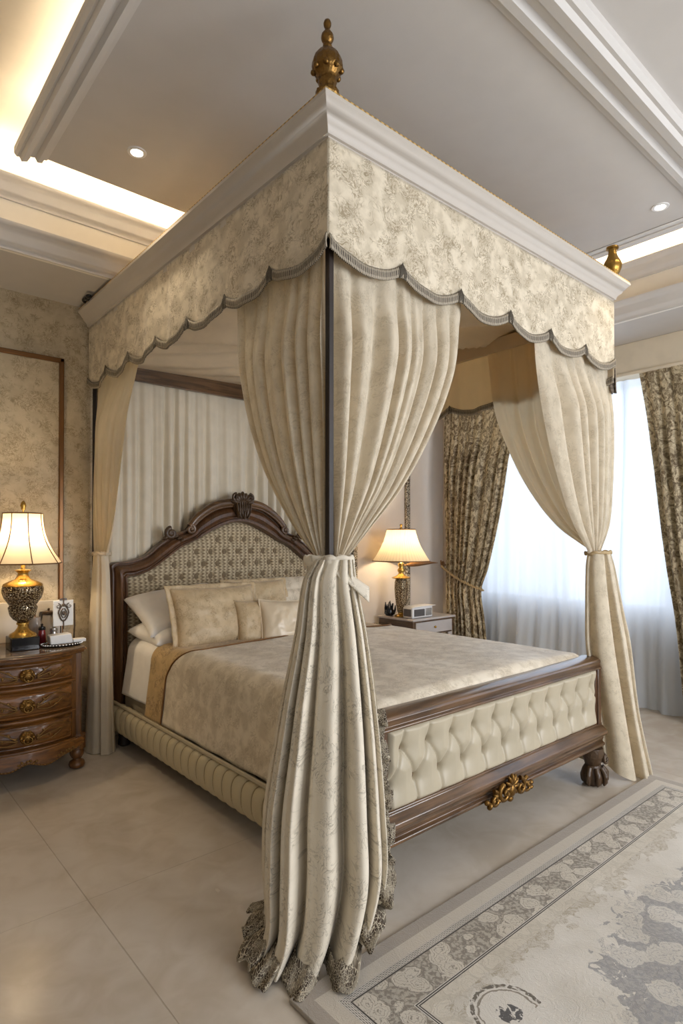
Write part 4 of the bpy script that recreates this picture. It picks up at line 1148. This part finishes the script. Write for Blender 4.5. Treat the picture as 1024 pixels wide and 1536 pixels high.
lamp = thing('table_lamp', (x2, y2, NZ), 'lit table lamp with pleated cream bell shade and gold column body', 'lamp')
MB().lathe([(.06, 0), (.064, .012), (.05, .02), (.03, .03), (.03, .04)], (x2, y2, NZ), 28).build('base', 'brightgold', lamp)
MB().lathe([(.03, .04), (.036, .06), (.046, .12), (.056, .20), (.060, .27), (.058, .33), (.05, .36)], (x2, y2, NZ), 40, flute=10, famt=.08).build('column_body', 'mercury', lamp, ang=60)
MB().lathe([(.05, .36), (.085, .368), (.092, .376), (.05, .392), (.03, .405), (.024, .42), (.034, .435), (.036, .45), (.022, .47), (.03, .49), (.03, .51), (.008, .52), (.006, .53), (.005, .83), (.012, .835), (.014, .85), (.006, .86), (.014, .875), (.012, .885), (.0002, .89)], (x2, y2, NZ), 32).build('neck_and_finial', 'brightgold', lamp, ang=60)
sh = shade_mesh((x2, y2), .135, .272, NZ+.535, NZ+.835, 96, .04).build('lamp_shade', 'shade_pleat', lamp, ang=179)
mb = MB()
for r_, z in ((.273, .535), (.136, .835)): mb.tube([(x2+r_*math.cos(i*2*PI/48), y2+r_*math.sin(i*2*PI/48), NZ+z) for i in range(48)], .005, 6, closed=True)
mb.build('shade_trim', 'bronze', sh)
bulb(x2, y2, NZ+.69, 8)
# leaf-shaped side arm
dirv = Vector((math.sin(R(YAW)), -math.cos(R(YAW)), 0))
mb = MB(); pts = [Vector((x2, y2, NZ+.49)) + Vector((1, -.25, 0)).normalized()*(.03+.40*i/14) + Vector((0, 0, .02*math.sin(i/14*2))) for i in range(15)]
mb.tube(pts, [.006, .01, .016, .022, .025, .026, .026, .024, .022, .019, .016, .012, .009, .006, .003], 10)
mb.build('leaf_arm', 'bronze', lamp)

o = thing('clock_radio', (2.98, 2.20, NZ), 'white clock radio with dark front on the right nightstand', 'radio')
bx_ = MB().box(2.835, 3.12, 2.18, 2.30, NZ+.003, NZ+.105).build('case', 'white', o, bevel=.008)
MB().box(2.828, 2.836, 2.195, 2.285, NZ+.02, NZ+.088).build('dark_panel', 'grey', o, bevel=.002)
MB().box(2.86, 3.0, 2.172, 2.181, NZ+.02, NZ+.085).build('display', 'grey', o, bevel=.002)
MB().box(3.02, 3.10, 2.172, 2.181, NZ+.02, NZ+.088).build('speaker_panel', 'steel', o, bevel=.002)
o = MB().box(2.86, 3.16, 2.17, 2.31, NZ+.106, NZ+.112).build('notepad', 'white', origin=(3, 2.24, NZ+.106), bevel=.002); tag(o, 'thin white notepad lying on top of the clock radio', 'notepad')
mb = MB(); random.seed(9)
for i in range(26):
    p = Vector((2.86+random.uniform(-.035, .035), 2.50+random.uniform(-.04, .04), NZ+.003+.013))
    q = p + Vector((random.uniform(-.02, .02), random.uniform(-.02, .02), random.uniform(.03, .13)))
    mb.tube([p, p.lerp(q, .5)+Vector((random.uniform(-.01, .01), 0, 0)), q], [.008, .010, .004], 6)
mb.lathe([(.03, 0.001), (.042, .01), (.045, .04), (.04, .06)], (2.86, 2.50, NZ), 18)
o = mb.build('ornament', 'black', origin=(2.86, 2.50, NZ), ang=70); tag(o, 'small black spiky ornament at the back left of the right nightstand', 'ornament')

# ------------------------------------------------------------------ light
w = bpy.data.worlds.new('sky'); S.world = w; w.use_nodes = True
bg = w.node_tree.nodes['Background']; bg.inputs[0].default_value = (.86, .93, 1.0, 1); bg.inputs[1].default_value = 1.05
def area(name, loc, rot, sx, sy, e, col, portal=False):
    l = bpy.data.lights.new(name, 'AREA'); l.shape = 'RECTANGLE'; l.size = sx; l.size_y = sy; l.energy = e; l.color = col
    if portal: l.cycles.is_portal = True
    o = bpy.data.objects.new(name, l); COL.objects.link(o); o.location = loc; o.rotation_euler = rot; return o
area('window_portal', (XR+.16, (WY0+WY1)/2, (WZ0+WZ1)/2), (0, R(90), 0), WZ1-WZ0, WY1-WY0, 1, (1, 1, 1), True)
area('fill_window_portal', ((FX0+FX1)/2, YF-.16, (FZ0+FZ1)/2), (R(90), 0, 0), FX1-FX0, FZ1-FZ0, 1, (1, 1, 1), True)  # portal of the added front window
area('front_fill', (1.75, YF-.35, 1.75), (R(86), 0, R(8)), 2.2, 2.2, 132, (1, .965, .93))  # soft fill lamp added outside the invented front window
area('daylight_side', (XR+.9, -.3, 1.9), (0, R(88), 0), 2.4, 4.6, 60, (.90, .93, 1))
warm = (1, .80, .54)
area('cove_strip_back', (1.0, RYB+.12, 3.335), (R(180), 0, 0), 4.0, .04, 15, warm)
area('cove_strip_right', (RXR+.12, .9, 3.335), (R(180), 0, 0), .04, 2.2, 10, warm)
area('cove_strip_left', (-.50, .7, ZP+.07), (R(180), R(35), 0), .04, 1.9, 4, warm)
area('cove_strip_panel_back', (1.0, 1.60, ZP+.07), (R(145), 0, 0), 3.0, .04, 5, warm)
S.view_settings.view_transform = 'Standard'; S.view_settings.look = 'None'; S.view_settings.gamma = 1.0
S.view_settings.use_curve_mapping = False
S.view_settings.exposure = .6
S.cycles.max_bounces = 10; S.cycles.diffuse_bounces = 5; S.cycles.transparent_max_bounces = 12
S.cycles.sample_clamp_indirect = 6
S.cycles.caustics_reflective = False; S.cycles.caustics_refractive = False

# repeats that belong together
GROUPS = {'ceiling_light': 'recessed ceiling lights', 'bed_curtain': 'curtains tied to the bed posts', 'sheer_curtain': 'sheer curtains at the window',
          'pillow': 'pillows at the head of the bed', 'cushion': 'small cushions on the bed', 'glass_jar': 'glass jars on the left nightstand', 'photo_card': 'photo cards on the left nightstand'}
for o in S.objects:
    if o.parent is None and o.get('label') and not o.get('group'):
        g = GROUPS.get(o.name.split('.')[0])
        if g: o['group'] = g
